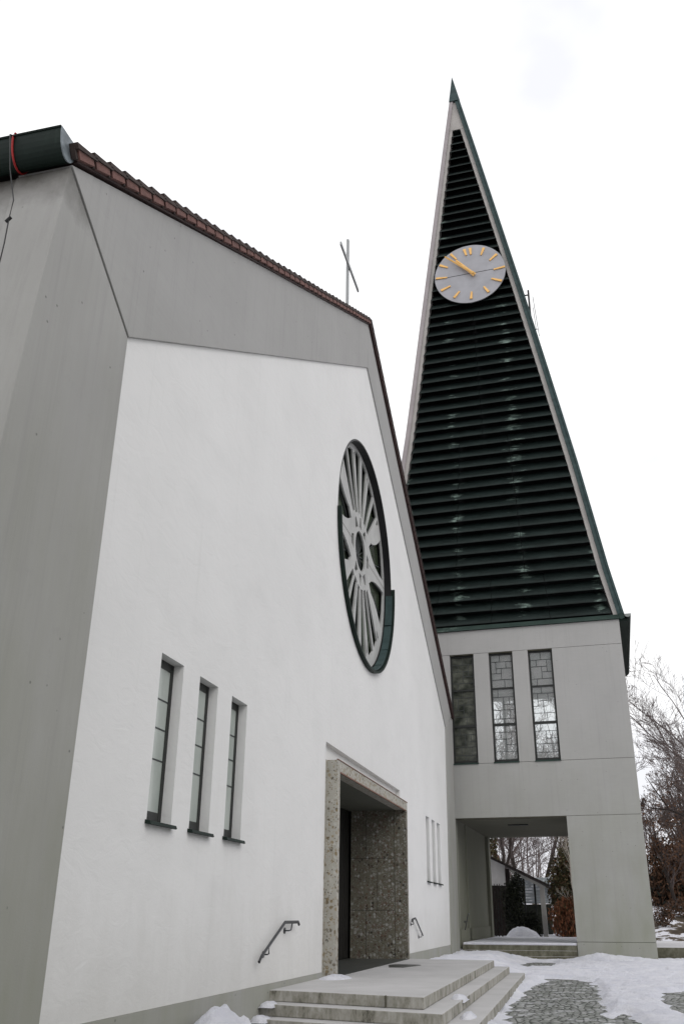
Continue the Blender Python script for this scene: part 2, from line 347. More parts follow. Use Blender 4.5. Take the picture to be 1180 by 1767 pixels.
def thing(name, label, cat, loc=(0, 0, 0), rz=0, group=None):
    o = bpy.data.objects.new(name, None); COL.objects.link(o); o.location = loc; o.rotation_euler = (0, 0, rz); o.empty_display_size = 0.3
    return tag(o, label, cat, group)

XW = -4.572            # plane of the white facade
XC = XW + 0.035        # face of the concrete frame, slightly proud
YC = 19.73             # centre of the gable
# =================================================================== GROUND
g = MB(); g.add([(-1500, -1500, -0.004), (1500, -1500, -0.004), (1500, 1500, -0.004), (-1500, 1500, -0.004)], [(0, 1, 2, 3)])
tag(g.build('ground', M_soil, fix=False), kind='structure')
g = MB(); g.add([(-4.6, -12, 0.0), (14, -12, 0.0), (14, 36.4, 0.0), (-4.6, 36.4, 0.0)], [(0, 1, 2, 3)])
tag(g.build('cobblestone_pavement', M_cob, fix=False), kind='structure')

# cleared cobble patches: the snow sheet dips beneath the setts inside these outlines
PATCH = [[(-1.38, 12.2), (-3.4, 12.0), (-4.6, 11.9), (-4.6, 6), (4.5, 6), (4.5, 12), (0.2, 13.0)], [(-1.38, 11), (-1.38, 14.89), (-1.48, 17.76), (-1.4, 20.03), (-1.34, 22.63), (-1.12, 25.2), (-0.6, 25.2), (-0.09, 24.33), (0.1, 22.07), (0.16, 18.79), (0.16, 16.71), (0.16, 11)],  # first outline: unseen clearing added to cut snow bounce on the lower wall
         [(1.24, 19.96), (1.48, 21.3), (1.95, 22.2), (3.5, 22), (3.5, 17), (1.39, 16.4), (1.28, 18.06)],
         [(-2.9, 31.4), (-2.7, 33.6), (-1.3, 33.9), (-0.9, 32.6), (-1.45, 30.53), (-2.39, 29.6)],
         [(0.05, 14.0), (0.24, 16.0), (0.40, 16.8), (0.62, 15.7), (0.75, 13)]]
def pdist(px, py, poly):
    ins = False; best = 1e9; n = len(poly)
    for i in range(n):
        x1, y1 = poly[i]; x2, y2 = poly[(i + 1) % n]
        if (y1 > py) != (y2 > py) and px < (x2 - x1) * (py - y1) / (y2 - y1) + x1: ins = not ins
        dx, dy = x2 - x1, y2 - y1; t = max(0, min(1, ((px - x1) * dx + (py - y1) * dy) / (dx * dx + dy * dy)))
        best = min(best, math.hypot((px - x1 - t * dx), (py - y1 - t * dy) * 0.45))
    return -best if ins else best
def fbm(x, y, s, o=4, z=0):
    return mnoise.fractal(Vector((x * s, y * s, z)), 0.9, 2.0, o)
_fr = random.Random(5); FEET = []
for _k in range(26):
    FEET.append((0.55 + 0.35 * math.sin(_k * 0.5) + (0.13 if _k % 2 else -0.13) + _fr.gauss(0, .03), 16.2 + _k * 0.68 + _fr.gauss(0, .05)))
for _k in range(12): FEET.append((_fr.uniform(-0.2, 2.2), _fr.uniform(15, 30)))
def snow_h(x, y):
    d = min(pdist(x, y, p) for p in PATCH)
    d += 0.16 * fbm(x, y, 1.3, 4) + 0.05 * fbm(x, y, 6, 3, 4)
    h = 0.055 * max(-1.0, min(1.0, d / 0.22))
    h += 0.020 * fbm(x, y, 1.9, 5, 7) + 0.013 * fbm(x, y, 7, 4, 2)
    if d > 0.1: h += 0.022 * max(0, fbm(x, y, 3.2, 3, 21)) - 0.02 * max(0, fbm(x, y, 4.5, 2, 31))
    if d > 0.15: h += 0.02 + 0.03 * abs(fbm(x, y, 3.5, 3, 11))
    for fx, fy in FEET:
        q_ = ((x - fx) / 0.075) ** 2 + ((y - fy) / 0.16) ** 2
        if q_ < 4: h -= 0.045 * math.exp(-q_) - 0.012 * math.exp(-(q_ - 2.2) ** 2)
    # drift against the foot of the tower pier, and the bank along the wall behind the steps
    h += 0.20 * math.exp(-((x - 0.25) / 0.75) ** 2 - ((y - 34.2) / 0.6) ** 2)
    h += 0.10 * math.exp(-((x - 1.4) / 0.8) ** 2 - ((y - 34.2) / 0.5) ** 2)
    if x < -1.2: h += 0.24 * max(0, min(1, (y - 23.6) / 1.0)) * max(0, min(1, (-1.9 - x) / 1.3)) * (1 + 0.2 * fbm(x, y, 1, 3))
    h += 0.20 * math.exp(-((x + 1.15) / 0.35) ** 2 - ((y - 14.0) / 1.6) ** 2) * 0.3
    return h
x0, x1, y0, y1 = -4.6, 9.0, 8.0, 36.3; nx, ny = 210, 330
sg = MB(); vs = []; fs = []
for j in range(ny + 1):
    y = y0 + (y1 - y0) * j / ny
    for i in range(nx + 1):
        x = x0 + (x1 - x0) * (i / nx); vs.append((x, y, snow_h(x, y)))
for j in range(ny):
    for i in range(nx):
        a = j * (nx + 1) + i; fs.append((a, a + 1, a + nx + 2, a + nx + 1))
sg.add(vs, fs); tag(sg.build('snow_cover', M_snow, smooth=True, fix=False), kind='structure')

# raised ground behind the tower: a terrace, then a bank that climbs under the wood
TR = MB(); TR.prism([(2.30, 0.43), (2.30, -0.2), (60, -0.2), (60, 0.43)], 'y', 36.5, 46.0)
tag(TR.build('terrace', M_tstep), kind='structure')
T2 = MB(); T2.prism([(-30, 0.5), (-30, -0.3), (2.29, -0.3), (2.29, 0.5)], 'y', 43.5, 58.0)
tag(T2.build('courtyard', M_snow), kind='structure')
bk = MB(); vs = []; fs = []; nb, mb_ = 110, 60
for j in range(mb_ + 1):
    y = 45.5 + (140 - 45.5) * (j / mb_) ** 1.6
    for i in range(nb + 1):
        x = -60 + 140 * i / nb
        h = 0.3 + min(1, max(0, (y - 46.5) / 16)) * 2.9 + 0.02 * max(0, y - 62) + 0.35 * fbm(x, y, 0.22, 4)
        if x < 2.3: h = min(h, 0.45) if y < 58.5 else min(h, 0.45 + (y - 58.5) * 0.15)
        vs.append((x, y, h if j else -0.3))
for j in range(mb_):
    for i in range(nb):
        a = j * (nb + 1) + i; fs.append((a, a + 1, a + nb + 2, a + nb + 1))
bk.add(vs, fs); tag(bk.build('snowy_hill', M_soil, smooth=True, fix=False), kind='structure')

# =================================================================== CHURCH
ch = thing('church', 'white plastered church with steep gable in a grey concrete frame and a round window', 'church', (XW, YC, 0))
OX = Vector((XW, YC, 0))
def cp(mb, name, mats, parent=ch, **k):
    """vertices are given in world coordinates; shift into the parent's frame"""
    org = Vector((0, 0, 0)); p = parent
    while p is not None: org = org + p.location; p = p.parent
    mb.v = [tuple(Vector(v) - org) for v in mb.v]
    return mb.build(name, mats, parent, **k)
def holes_wall(outer, holes, x_front, thick):
    """flat outline in (y,z) with cut openings, pushed back from x_front by thick"""
    cu = bpy.data.curves.new('tmp', 'CURVE'); cu.dimensions = '2D'; cu.fill_mode = 'BOTH'; cu.extrude = thick / 2
    for loop in [outer] + holes:
        sp = cu.splines.new('POLY'); sp.points.add(len(loop) - 1)
        for p, q in zip(sp.points, loop): p.co = (q[0], q[1], 0, 1)
        sp.use_cyclic_u = True
    o = bpy.data.objects.new('tmp', cu); COL.objects.link(o)
    dg = bpy.context.evaluated_depsgraph_get(); me = bpy.data.meshes.new_from_object(o.evaluated_get(dg))
    mb = MB(); mb.add([(x_front - thick / 2 + v.co.z, v.co.x, v.co.y) for v in me.vertices], [tuple(p.vertices) for p in me.polygons])
    bpy.data.objects.remove(o); bpy.data.curves.remove(cu); bpy.data.meshes.remove(me); return mb
def circle(yc, zc, r, n=96): return [(yc + r * math.cos(2 * math.pi * k / n), zc + r * math.sin(2 * math.pi * k / n)) for k in range(n)]
def rect(a, b, c, d): return [(a, c), (b, c), (b, d), (a, d)]

RY, RZ, RR = 19.70, 9.83, 2.91
WL = [(9.08, 9.70), (10.20, 10.81), (11.32, 11.93)]
WR = [(27.62, 28.22), (28.75, 29.35), (29.80, 30.42)]
WZ0, WZ1 = 2.44, 4.335
PY0, PY1 = 16.20, 23.50
inner = [(7.43, 0.585), (7.43, 7.60), (19.53, 15.30), (32.45, 7.99), (32.05, 0.585)]
wall_out = [(7.2, 0.585), (PY0, 0.585), (PY0, 4.57), (PY1, 4.57), (PY1, 0.585), (32.6, 0.585), (32.6, 8.15), (19.53, 15.45), (7.2, 7.7)]
w = holes_wall(wall_out, [rect(a, b, WZ0, WZ1) for a, b in WL + WR] + [circle(RY, RZ, RR)], XW, 0.55)
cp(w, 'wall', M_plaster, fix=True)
# plinth
p = MB(); p.box(XW - 0.4, XW + 0.012, 7.3, PY0 - 0.002, -0.3, 0.583); cp(p, 'plinth', M_conc)
p = MB(); p.box(XW - 0.4, XW + 0.012, PY1 + 0.002, 32.7, -0.3, 0.583)
cp(p, 'plinth', M_conc)
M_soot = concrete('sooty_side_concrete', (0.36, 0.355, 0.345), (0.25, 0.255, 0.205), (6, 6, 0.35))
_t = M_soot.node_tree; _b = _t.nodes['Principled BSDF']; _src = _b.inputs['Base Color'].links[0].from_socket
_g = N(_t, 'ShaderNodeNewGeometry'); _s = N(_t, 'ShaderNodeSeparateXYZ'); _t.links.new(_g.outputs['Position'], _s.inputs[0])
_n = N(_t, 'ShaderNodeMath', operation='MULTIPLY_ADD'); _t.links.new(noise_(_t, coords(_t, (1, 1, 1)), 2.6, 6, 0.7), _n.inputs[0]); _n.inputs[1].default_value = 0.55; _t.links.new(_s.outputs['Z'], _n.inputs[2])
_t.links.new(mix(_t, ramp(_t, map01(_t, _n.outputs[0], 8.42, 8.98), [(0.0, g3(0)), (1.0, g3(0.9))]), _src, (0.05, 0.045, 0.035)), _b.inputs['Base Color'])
# concrete frame: left column with its battered corner, right column, two raking beams, open joints between them
c1 = MB(); c1.prism([(5.25, -0.3), (7.43, -0.3), (7.43, 7.60), (5.86, 8.70), (5.94, 8.62), (5.70, 6.0)], 'x', XW - 0.6, XC)
c1 = MB(); c1.prism([(5.25, -0.3), (7.43, -0.3), (7.43, 7.585), (5.93, 8.66), (5.76, 6.8)], 'x', XW - 0.6, XC)
cp(c1, 'frame_column', M_soot, bevel=0.01)
c2 = MB(); c2.prism([(32.05, -0.3), (34.25, -0.3), (34.25, 8.75), (32.45, 7.975)], 'x', XW - 0.6, XC); cp(c2, 'frame_column', M_concv, bevel=0.01)
b1 = MB(); b1.prism([(7.445, 7.615), (19.53, 15.30), (19.53, 16.79), (5.945, 8.70)], 'x', XW - 0.6, XC + 0.004); cp(b1, 'gable_beam', M_conc, bevel=0.008)
b2 = MB(); b2.prism([(19.545, 15.30), (32.46, 7.99), (34.25, 8.80), (19.545, 16.79)], 'x', XW - 0.6, XC + 0.004); cp(b2, 'gable_beam', M_conc, bevel=0.008)
jb = MB(); jb.prism([(7.35, 7.50), (7.50, 7.66), (6.0, 8.74), (5.98, 8.55)], 'x', XW - 0.5, XC - 0.03); cp(jb, 'joint_seal', M_joint)
# nave side walls running back from the gable, and rear fill
sw = MB()
sw.add([(XW - 0.59, 5.3, -0.3), (XW - 0.59, 5.95, 8.66), (-44, 5.95, 8.66), (-44, 5.3, -0.3), (XW - 0.59, 6.3, -0.3), (XW - 0.59, 6.3, 8.66), (-44, 6.3, 8.66), (-44, 6.3, -0.3)],
       [(0, 1, 2, 3), (4, 7, 6, 5), (1, 5, 6, 2), (0, 3, 7, 4), (3, 2, 6, 7), (0, 4, 5, 1)])
sw.box(-44, XW - 0.61, 33.8, 34.2, -0.3, 8.7); sw.box(-44.4, -44.01, 5.3, 34.2, -0.3, 8.6)
cp(sw, 'nave_wall', M_soot)
# roof planes (a slab each) and the tile courses showing at the verge
XV = XC + 0.07
AP = (19.62, 16.95); EL = (5.86, 8.85); ER = (34.35, 8.74)
def slab(a, b, th, x0_, x1_, mi=0, mb=None):
    mb = mb or MB(); n = Vector((-(b[1] - a[1]), b[0] - a[0])).normalized() * th
    if n.y > 0: n = -n
    mb.prism([a, b, (b[0] + n.x, b[1] + n.y), (a[0] + n.x, a[1] + n.y)], 'x', x0_, x1_, mi); return mb
def lerp(a, b, t): return (a[0] + (b[0] - a[0]) * t, a[1] + (b[1] - a[1]) * t)
rf = slab(EL, AP, 0.10, -44.5, XV - 0.05); slab(AP, ER, 0.10, -44.5, XV - 0.05, mb=rf); cp(rf, 'roof', M_tiled)
vt = MB(); rnd = random.Random(4)
L = math.hypot(AP[0] - EL[0], AP[1] - EL[1]); nt_ = 45; d = ((AP[0] - EL[0]) / L, (AP[1] - EL[1]) / L); nrm = (-d[1], d[0])
for k in range(nt_):
    s0 = L * k / nt_; s1 = L * (k + 1) / nt_; jt = rnd.uniform(-0.006, 0.006)
    def P(s, h): return (EL[0] + d[0] * s + nrm[0] * h, EL[1] + d[1] * s + nrm[1] * h)
    # clay flap of the verge tile, slightly proud, and its lapped dark top edge
    vt.prism([P(s0 + 0.04, -0.118 + jt), P(s1 - 0.012, -0.105 + jt), P(s1 - 0.012, -0.035), P(s0 + 0.035, -0.015)], 'x', XV - 0.04, XV + 0.012 + jt * 0.5, 0)
    vt.prism([P(s0, -0.02), P(s1 + 0.05, -0.045), P(s1 + 0.05, -0.012), P(s0, 0.045 + jt)], 'x', XV - 0.25, XV + 0.03, 1)
    vt.prism([P(s0 - 0.01, -0.12), P(s0 + 0.04, -0.12), P(s0 + 0.03, 0), P(s0 - 0.01, 0)], 'x', XV - 0.06, XV - 0.01, 1)
cp(vt, 'verge_tiles', [M_tile, M_tiled])
vt = MB(); d = ((ER[0] - AP[0]) / L, (ER[1] - AP[1]) / L); L2 = math.hypot(ER[0] - AP[0], ER[1] - AP[1]); d = ((ER[0] - AP[0]) / L2, (ER[1] - AP[1]) / L2); nrm = (-d[1], d[0])
if nrm[1] < 0: nrm = (-nrm[0], -nrm[1])
for k in range(45):
    s0 = L2 * k / 45; s1 = L2 * (k + 1) / 45
    def P(s, h): return (AP[0] + d[0] * s + nrm[0] * h, AP[1] + d[1] * s + nrm[1] * h)
    vt.prism([P(s0, -0.16), P(s1 - 0.03, -0.16), P(s1 - 0.03, -0.03), P(s0, -0.03)], 'x', XV - 0.04, XV + 0.012, 0)
    vt.prism([P(s0, -0.03), P(s1, -0.03), P(s1, 0.04), P(s0, 0.012)], 'x', XV - 0.25, XV + 0.03, 1)
cp(vt, 'verge_tiles', [M_maroon, M_tiled])
# snow-dusted verge capping board under the tiles
vb = MB(); slab((EL[0] + 0.1, EL[1] - 0.07), (AP[0], AP[1] - 0.135), 0.03, XC - 0.1, XC + 0.035, mb=vb); slab((AP[0], AP[1] - 0.165), (ER[0] - 0.2, ER[1] - 0.06), 0.03, XC - 0.1, XC + 0.035, mb=vb)
cp(vb, 'verge_board', M_maroon)
# eaves gutter: half-round copper trough along the side wall, end cap facing the front
gt = MB(); gy, gz, gr = 5.85, 9.035, 0.155
prof = [(gy + gr * math.cos(R(a)), gz - 0.06 + gr * 2.0 * math.sin(R(a))) for a in range(180, 361, 12)]
xs = [-4.555, -44.5]
pr = prof + [(q[0] * 0.94 + gy * 0.06, q[1] + 0.012) for q in prof[::-1]]
gt.prism(pr, 'x', xs[0], xs[1]); go = cp(gt, 'gutter', M_gut, smooth=False)
cap = MB(); cap.prism(prof, 'x', -4.553, -4.54); cp(cap, 'gutter_cap', M_cap)
lip = MB(); lip.tube([(xs[0], gy - gr, gz - 0.055), (xs[1], gy - gr, gz - 0.055)], 0.016, 6); cp(lip, 'gutter_lip', M_gut)
stp = MB(); xsr = -5.10
arc = [(gy + (gr + 0.012) * math.cos(R(a)), gz - 0.06 + (gr * 2.0 + 0.012) * math.sin(R(a))) for a in range(180, 330, 12)]
stp.tube([(xsr, y, z) for y, z in arc], 0.011, 6)
stp.tube([(xsr + 0.02, gy - gr - 0.01, gz - 0.04), (xsr - 0.02, gy - gr + 0.06, gz + 0.01), (xsr - 0.1, gy - 0.1, gz + 0.02)], 0.015, 6)
cp(stp, 'strap', M_strap)
# narrow windows
def narrow_window(a, b, flip):
    fr = MB(); xd = XW - 0.13; t_ = 0.07
    fr.box(xd - 0.06, xd, b - 0.075, b, WZ0 + 0.0, WZ1); fr.box(xd - 0.06, xd, a, a + 0.03, WZ0, WZ1)
    fr.box(xd - 0.06, xd - 0.002, a + 0.03, b - 0.075, WZ1 - 0.10, WZ1); fr.box(xd - 0.06, xd - 0.002, a + 0.03, b - 0.075, WZ0, WZ0 + 0.14)
    fo = cp(fr, 'window', M_winf)
    h = WZ1 - WZ0
    pn = MB(); pn.box(xd - 0.02, xd - 0.010, a + 0.03, b - 0.075, WZ0 + 0.14, WZ1 - 0.10); cp(pn, 'pane', M_glassw, fo)
    br = MB()
    for q in (0.25, 0.43, 0.62): br.box(xd - 0.0095, xd - 0.004, a + 0.03, b - 0.075, WZ1 - h * q - 0.008, WZ1 - h * q + 0.008)
    br.box(xd - 0.0095, xd - 0.0035, a + 0.16, a + 0.175, WZ0 + 0.14, WZ1 - 0.10); cp(br, 'glazing_bar', M_lead, fo)
    sl = MB(); sl.prism([(xd - 0.02, WZ0 + 0.05), (XW + 0.06, WZ0 + 0.005), (XW + 0.075, WZ0 - 0.03), (XW + 0.055, WZ0 - 0.035), (xd - 0.02, WZ0 + 0.0)], 'y', a - 0.035, b + 0.02)
    cp(sl, 'sill', M_gut, fo)
    return fo
for a, b in WL + WR: narrow_window(a, b, 0)
# dark room behind openings
rm = MB(); rm.box(XW - 1.1, XW - 0.9, 7.6, PY0 - 1.0, 0, 8); rm.box(XW - 1.1, XW - 0.9, PY1 + 1, 31.8, 0, 8); rm.box(XW - 1.1, XW - 0.9, 15, 24.4, 5.0, 13.3)
cp(rm, 'inner_lining', M_doorm)
# ---- rose window
XT = XW - 0.185; TH = 0.045
def arcp(r, a0, a1, n): return [(r * math.sin(R(a0 + (a1 - a0) * k / n)), r * math.cos(R(a0 + (a1 - a0) * k / n))) for k in range(n + 1)]
def sector(r0_, r1_, am, w0, w1):
    """opening between radii, half-widths w0 (inner) and w1 (outer), metres, centred on angle am from the top"""
    s_, c_ = math.sin(R(am)), math.cos(R(am)); out = []
    for (rd, ww) in ((r0_, -w0), (r0_, w0), (r1_, w1), (r1_ + abs(w1) * 0.15, 0), (r1_, -w1)):
        out.append((rd * s_ + ww * c_, rd * c_ - ww * s_))
    return out
holes = [[(0.52 * math.cos(2 * math.pi * k / 40), 0.52 * math.sin(2 * math.pi * k / 40)) for k in range(40)]]
for side in (0, 180):
    for sg_ in (1, -1):
        holes.append(sector(1.0, 2.66, side + sg_ * 8.4, 0.10, 0.265))
        holes.append(sector(1.0, 2.62, side + sg_ * 26, 0.11, 0.28))
        holes.append(sector(1.08, 2.60, side + sg_ * 40.5, 0.095, 0.25))
        holes.append(sector(2.25, 2.58, side + sg_ * 16.9, 0.02, 0.055))
        holes.append(sector(2.40, 2.66, side + sg_ * 49.5, 0.03, 0.07))
    holes.append(sector(0.63, 0.93, side, 0.13, 0.05))
    for sg_ in (1, -1): holes.append(sector(0.63, 0.90, side + sg_ * 36, 0.14, 0.06))
    tz = side + 90
    holes.append([(y, z) for y, z in [(0.68 * math.sin(R(tz)) , -0.20), (0.90 * math.sin(R(tz)), -0.13), (0.90 * math.sin(R(tz)), 0.13), (0.68 * math.sin(R(tz)), 0.20)]])
for sy in (1, -1):
    for sz in (1, -1):
        pts = [(0.95, 0.52)]
        for q in range(9):      # lower edge: curves away from the hub to run beside the middle bar
            t_ = q / 8; pts.append((1.0 + 1.66 * t_, 0.17 + 0.30 * (1 - t_) ** 3))
        for q in range(5): a_ = R(5 + 24 * q / 4 + 0); pts.append((2.70 * math.cos(a_), 2.70 * math.sin(a_)))
        for q in range(1, 8):
            t_ = q / 8; pts.append((2.36 - 1.36 * t_, 1.31 - 0.62 * t_ - 0.12 * math.sin(math.pi * t_)))
        pts = [pts[0]] + pts[2:]
        holes.append([(sy * y, sz * z) for y, z in pts])
outer = circle(0, 0, RR - 0.03, 96)
TZ = 0.12
tr = holes_wall([(RY + y, RZ + TZ * 0.5 + z) for y, z in outer], [[(RY + y, RZ + TZ + z * 0.985) for y, z in h] for h in holes], XT, TH)
rt = MB(); ns_ = 96
def ring(mb, ra, rb, xa, xb, a0=0, a1=360, n=96, mi=0):
    o = len(mb.v); full = abs(a1 - a0) >= 360
    m = n if full else n + 1
    for k in range(m):
        a_ = R(a0 + (a1 - a0) * k / n); c_, s_ = math.sin(a_), math.cos(a_)
        for (rd, xx) in ((ra, xa), (rb, xa), (rb, xb), (ra, xb)): mb.v.append((xx, RY + rd * c_, RZ + rd * s_))
    for k in range(n if full else m - 1):
        p0 = o + 4 * k; p1 = o + 4 * ((k + 1) % m)
        for q in range(4): mb.f.append((p0 + q, p0 + (q + 1) % 4, p1 + (q + 1) % 4, p1 + q)); mb.m.append(mi)
    if not full:
        mb.f.append((o, o + 1, o + 2, o + 3)); mb.f.append((o + 4 * (m - 1),) + tuple(o + 4 * (m - 1) + q for q in (3, 2, 1))); mb.m += [mi, mi]
ring(rt, RR - 0.045, RR - 0.004, XW - 0.50, XW + 0.004)
rim = cp(rt, 'rose_window', M_black); tag(rim, 'large round window with radiating concrete tracery and dark copper rim')
cp(tr, 'tracery', M_trac, rim)
gl = MB(); gl.prism(circle(RY, RZ, RR - 0.05), 'x', XT - TH - 0.09, XT - TH - 0.08); cp(gl, 'rose_glass', M_glassr, rim)
mull = MB()
for a_ in range(0, 180, 15):
    c_, s_ = math.sin(R(a_)), math.cos(R(a_)); mull.bar((XT - TH - 0.06, RY - 2.8 * c_, RZ - 2.8 * s_), (XT - TH - 0.06, RY + 2.8 * c_, RZ + 2.8 * s_), 0.02, 0.05, up=(1, 0, 0))
cp(mull, 'glazing_bar', M_lead, rim)
for a_, b_ in ((-2.8, -0.92), (0.92, 2.8)): js = MB(); js.box(XT + 0.001, XT + 0.004, RY + a_, RY + b_, RZ + TZ - 0.006, RZ + TZ + 0.006); cp(js, 'tracery_joint', M_joint, rim)
fl = MB()                                  # copper flashing lining the lower half, lipped out over the plaster
for k in range(9):
    a0 = 92 + k * 19.6; ring(fl, RR - 0.085 + 0.006 * (k % 2), RR - 0.046, XW - 0.14, XW + 0.04, a0, a0 + 18.9, 10, 0)
cp(fl, 'flashing', M_copv, rim)
fl = MB(); ring(fl, RR - 0.02, RR + 0.04, XW + 0.003, XW + 0.10, 88, 270, 60); cp(fl, 'flashing_lip', M_gut, rim)
# ---- portal
po = MB(); xf = -4.38
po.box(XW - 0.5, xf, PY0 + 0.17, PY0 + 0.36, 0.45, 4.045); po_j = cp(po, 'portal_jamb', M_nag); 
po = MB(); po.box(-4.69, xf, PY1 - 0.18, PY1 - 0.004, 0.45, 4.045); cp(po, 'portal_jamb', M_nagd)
po = MB(); po.box(XW - 0.09, xf, PY0 + 0.17, PY1 - 0.004, 4.047, 4.245); cp(po, 'portal_lintel', M_nag)
po = MB(); po.box(xf - 0.02, xf + 0.012, PY0 + 0.165, PY1, 4.247, 4.262); po.box(xf - 0.015, xf + 0.006, PY0 + 0.37, PY1 - 0.185, 4.02, 4.045); cp(po, 'portal_trim', M_copring)
po = MB(); po.box(XW - 0.4, XW - 0.02, PY0 + 0.002, PY0 + 0.168, 0.45, 4.245); cp(po, 'portal_cheek', M_nag)
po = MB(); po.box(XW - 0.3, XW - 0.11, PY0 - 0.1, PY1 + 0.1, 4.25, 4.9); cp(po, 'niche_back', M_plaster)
# porch: two side walls of slabs with open joints, ceiling, dark door
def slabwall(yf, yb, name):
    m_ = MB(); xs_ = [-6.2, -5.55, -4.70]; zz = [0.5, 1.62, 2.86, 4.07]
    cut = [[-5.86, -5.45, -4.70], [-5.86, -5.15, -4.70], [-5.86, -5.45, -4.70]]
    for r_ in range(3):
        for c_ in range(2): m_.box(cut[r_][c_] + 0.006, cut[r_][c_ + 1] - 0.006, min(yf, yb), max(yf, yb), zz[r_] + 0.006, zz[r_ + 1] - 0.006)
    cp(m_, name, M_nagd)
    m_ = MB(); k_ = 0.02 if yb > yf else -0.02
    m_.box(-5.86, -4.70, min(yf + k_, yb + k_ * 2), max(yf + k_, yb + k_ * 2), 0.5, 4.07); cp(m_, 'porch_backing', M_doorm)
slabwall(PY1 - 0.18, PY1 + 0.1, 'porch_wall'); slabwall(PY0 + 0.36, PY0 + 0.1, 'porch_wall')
pc = MB(); pc.box(-6.3, XW - 0.095, PY0, PY1 + 0.1, 4.05, 4.245); cp(pc, 'porch_ceiling', concrete('dark_ceiling_concrete', (0.12, 0.12, 0.095), (0.08, 0.085, 0.06), (6, 0.5, 1), False))  # ceiling concrete darker and greener than the frame
jr = MB(); jr.box(-4.70, -4.691, PY1 - 0.184, PY1 - 0.17, 0.5, 4.04); cp(jr, 'jamb_joint', M_joint)
pd = MB(); pd.box(-6.1, -5.92, PY0 - 0.2, PY1 + 0.3, 0.45, 4.3)
k_ = 0
while PY0 + 0.5 + k_ * 0.16 < PY1 - 0.3:
    y = PY0 + 0.5 + k_ * 0.16; pd.box(-5.918, -5.89, y, y + 0.13, 0.52, 4.0); k_ += 1
dr = cp(pd, 'door', M_doorm)
hd = MB()
for y in (19.5, 20.1): hd = MB(); hd.tube([(-5.80, y, 1.3), (-5.80, y, 2.0)], 0.02, 8); hd.tube([(-5.90, y, 1.4), (-5.80, y, 1.4)], 0.012, 6); hd.tube([(-5.90, y, 1.9), (-5.80, y, 1.9)], 0.012, 6); cp(hd, 'handle', M_steel, dr)

# ---- entrance steps
st = thing('entrance_steps', 'wide stone church steps dusted with snow below the portal, three treads', 'steps', (-3.4, 17, 0))
def slabz(poly, z0_, z1_, name, m_=M_step, par=st, bev=0.012):
    mb = MB(); mb.prism(poly, 'z', z0_, z1_); return cp(mb, name, m_, par, bevel=bev)
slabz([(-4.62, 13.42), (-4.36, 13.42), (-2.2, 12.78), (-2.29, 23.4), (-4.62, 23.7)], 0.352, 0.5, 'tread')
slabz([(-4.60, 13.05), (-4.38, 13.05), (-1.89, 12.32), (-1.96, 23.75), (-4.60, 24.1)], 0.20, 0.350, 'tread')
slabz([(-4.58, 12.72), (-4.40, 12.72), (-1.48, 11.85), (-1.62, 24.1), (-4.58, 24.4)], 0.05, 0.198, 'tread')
fj = MB()
fj.box(-2.75, -2.738, 12.88, 12.945, 0.36, 0.502); cp(fj, 'joint', M_joint, st)
pf = MB(); pf.box(-6.26, xf + 0.0, PY0 + 0.38, PY1 - 0.19, 0.40, 0.506); cp(pf, 'porch_floor', M_mat, st)
ms_ = MB(); poly = [(-3.95 + 0.30 * math.cos(t) * (1 + 0.3 * math.sin(3 * t)), 20.3 + 0.85 * math.sin(t) * (1 + 0.25 * math.cos(2 * t))) for t in [k * math.pi / 10 for k in range(20)]]
ms_.prism(poly, 'z', 0.499, 0.504); cp(ms_, 'wet_patch', M_mat, st)
# small drifts left on the treads and at the wall
def drift(name, label, x, y, z, sx, sy, h, seed, group=None):
    mb = MB(); n, m = 22, 22; vs = []; fs = []
    for j in range(m + 1):
        for i in range(n + 1):
            u_, v_ = (i / n * 2 - 1), (j / m * 2 - 1); d_ = math.hypot(u_, v_)
            q = max(0, 1 - d_ ** 2.2) ** 0.8
            hh = h * q * (1 + 0.28 * fbm(u_ * 1.3 + seed, v_ * 1.3, 1.2, 3)) - 0.02 * (1 if d_ > 0.98 else 0)
            hh += 0.015 * h * 3 * fbm(u_ * 7, v_ * 7 + seed, 1, 3) * q
            vs.append((u_ * sx, v_ * sy, hh - 0.012))
    for j in range(m):
        for i in range(n): a = j * (n + 1) + i; fs.append((a, a + 1, a + n + 2, a + n + 1))
    mb.add(vs, fs); o = mb.build(name, M_snow, smooth=True, fix=False); o.location = (x, y, z); return tag(o, label, 'snow pile', group)
drift('snow_pile', 'rounded heap of snow against the white wall left of the church steps', -4.25, 10.85, 0.0, 0.36, 1.1, 0.46, 3)
drift('snow_pile', 'small snow drift in the corner of the portal jamb and steps', -4.30, 16.1, 0.49, 0.30, 0.55, 0.07, 5)
drift('snow_pile', 'little snow remnant on the second tread near its front corner', -1.99, 14.7, 0.345, 0.12, 0.35, 0.07, 8)
drift('snow_pile', 'tiny snow remnant on the lowest tread beside the cobbles', -1.72, 13.6, 0.195, 0.12, 0.35, 0.08, 12)
drift('snow_pile', 'wedge of snow on the left end of the second step', -4.46, 13.12, 0.345, 0.12, 0.2, 0.05, 15)
drift('snow_pile', 'wedge of snow on the left end of the lowest step', -4.46, 12.8, 0.19, 0.14, 0.22, 0.06, 19)

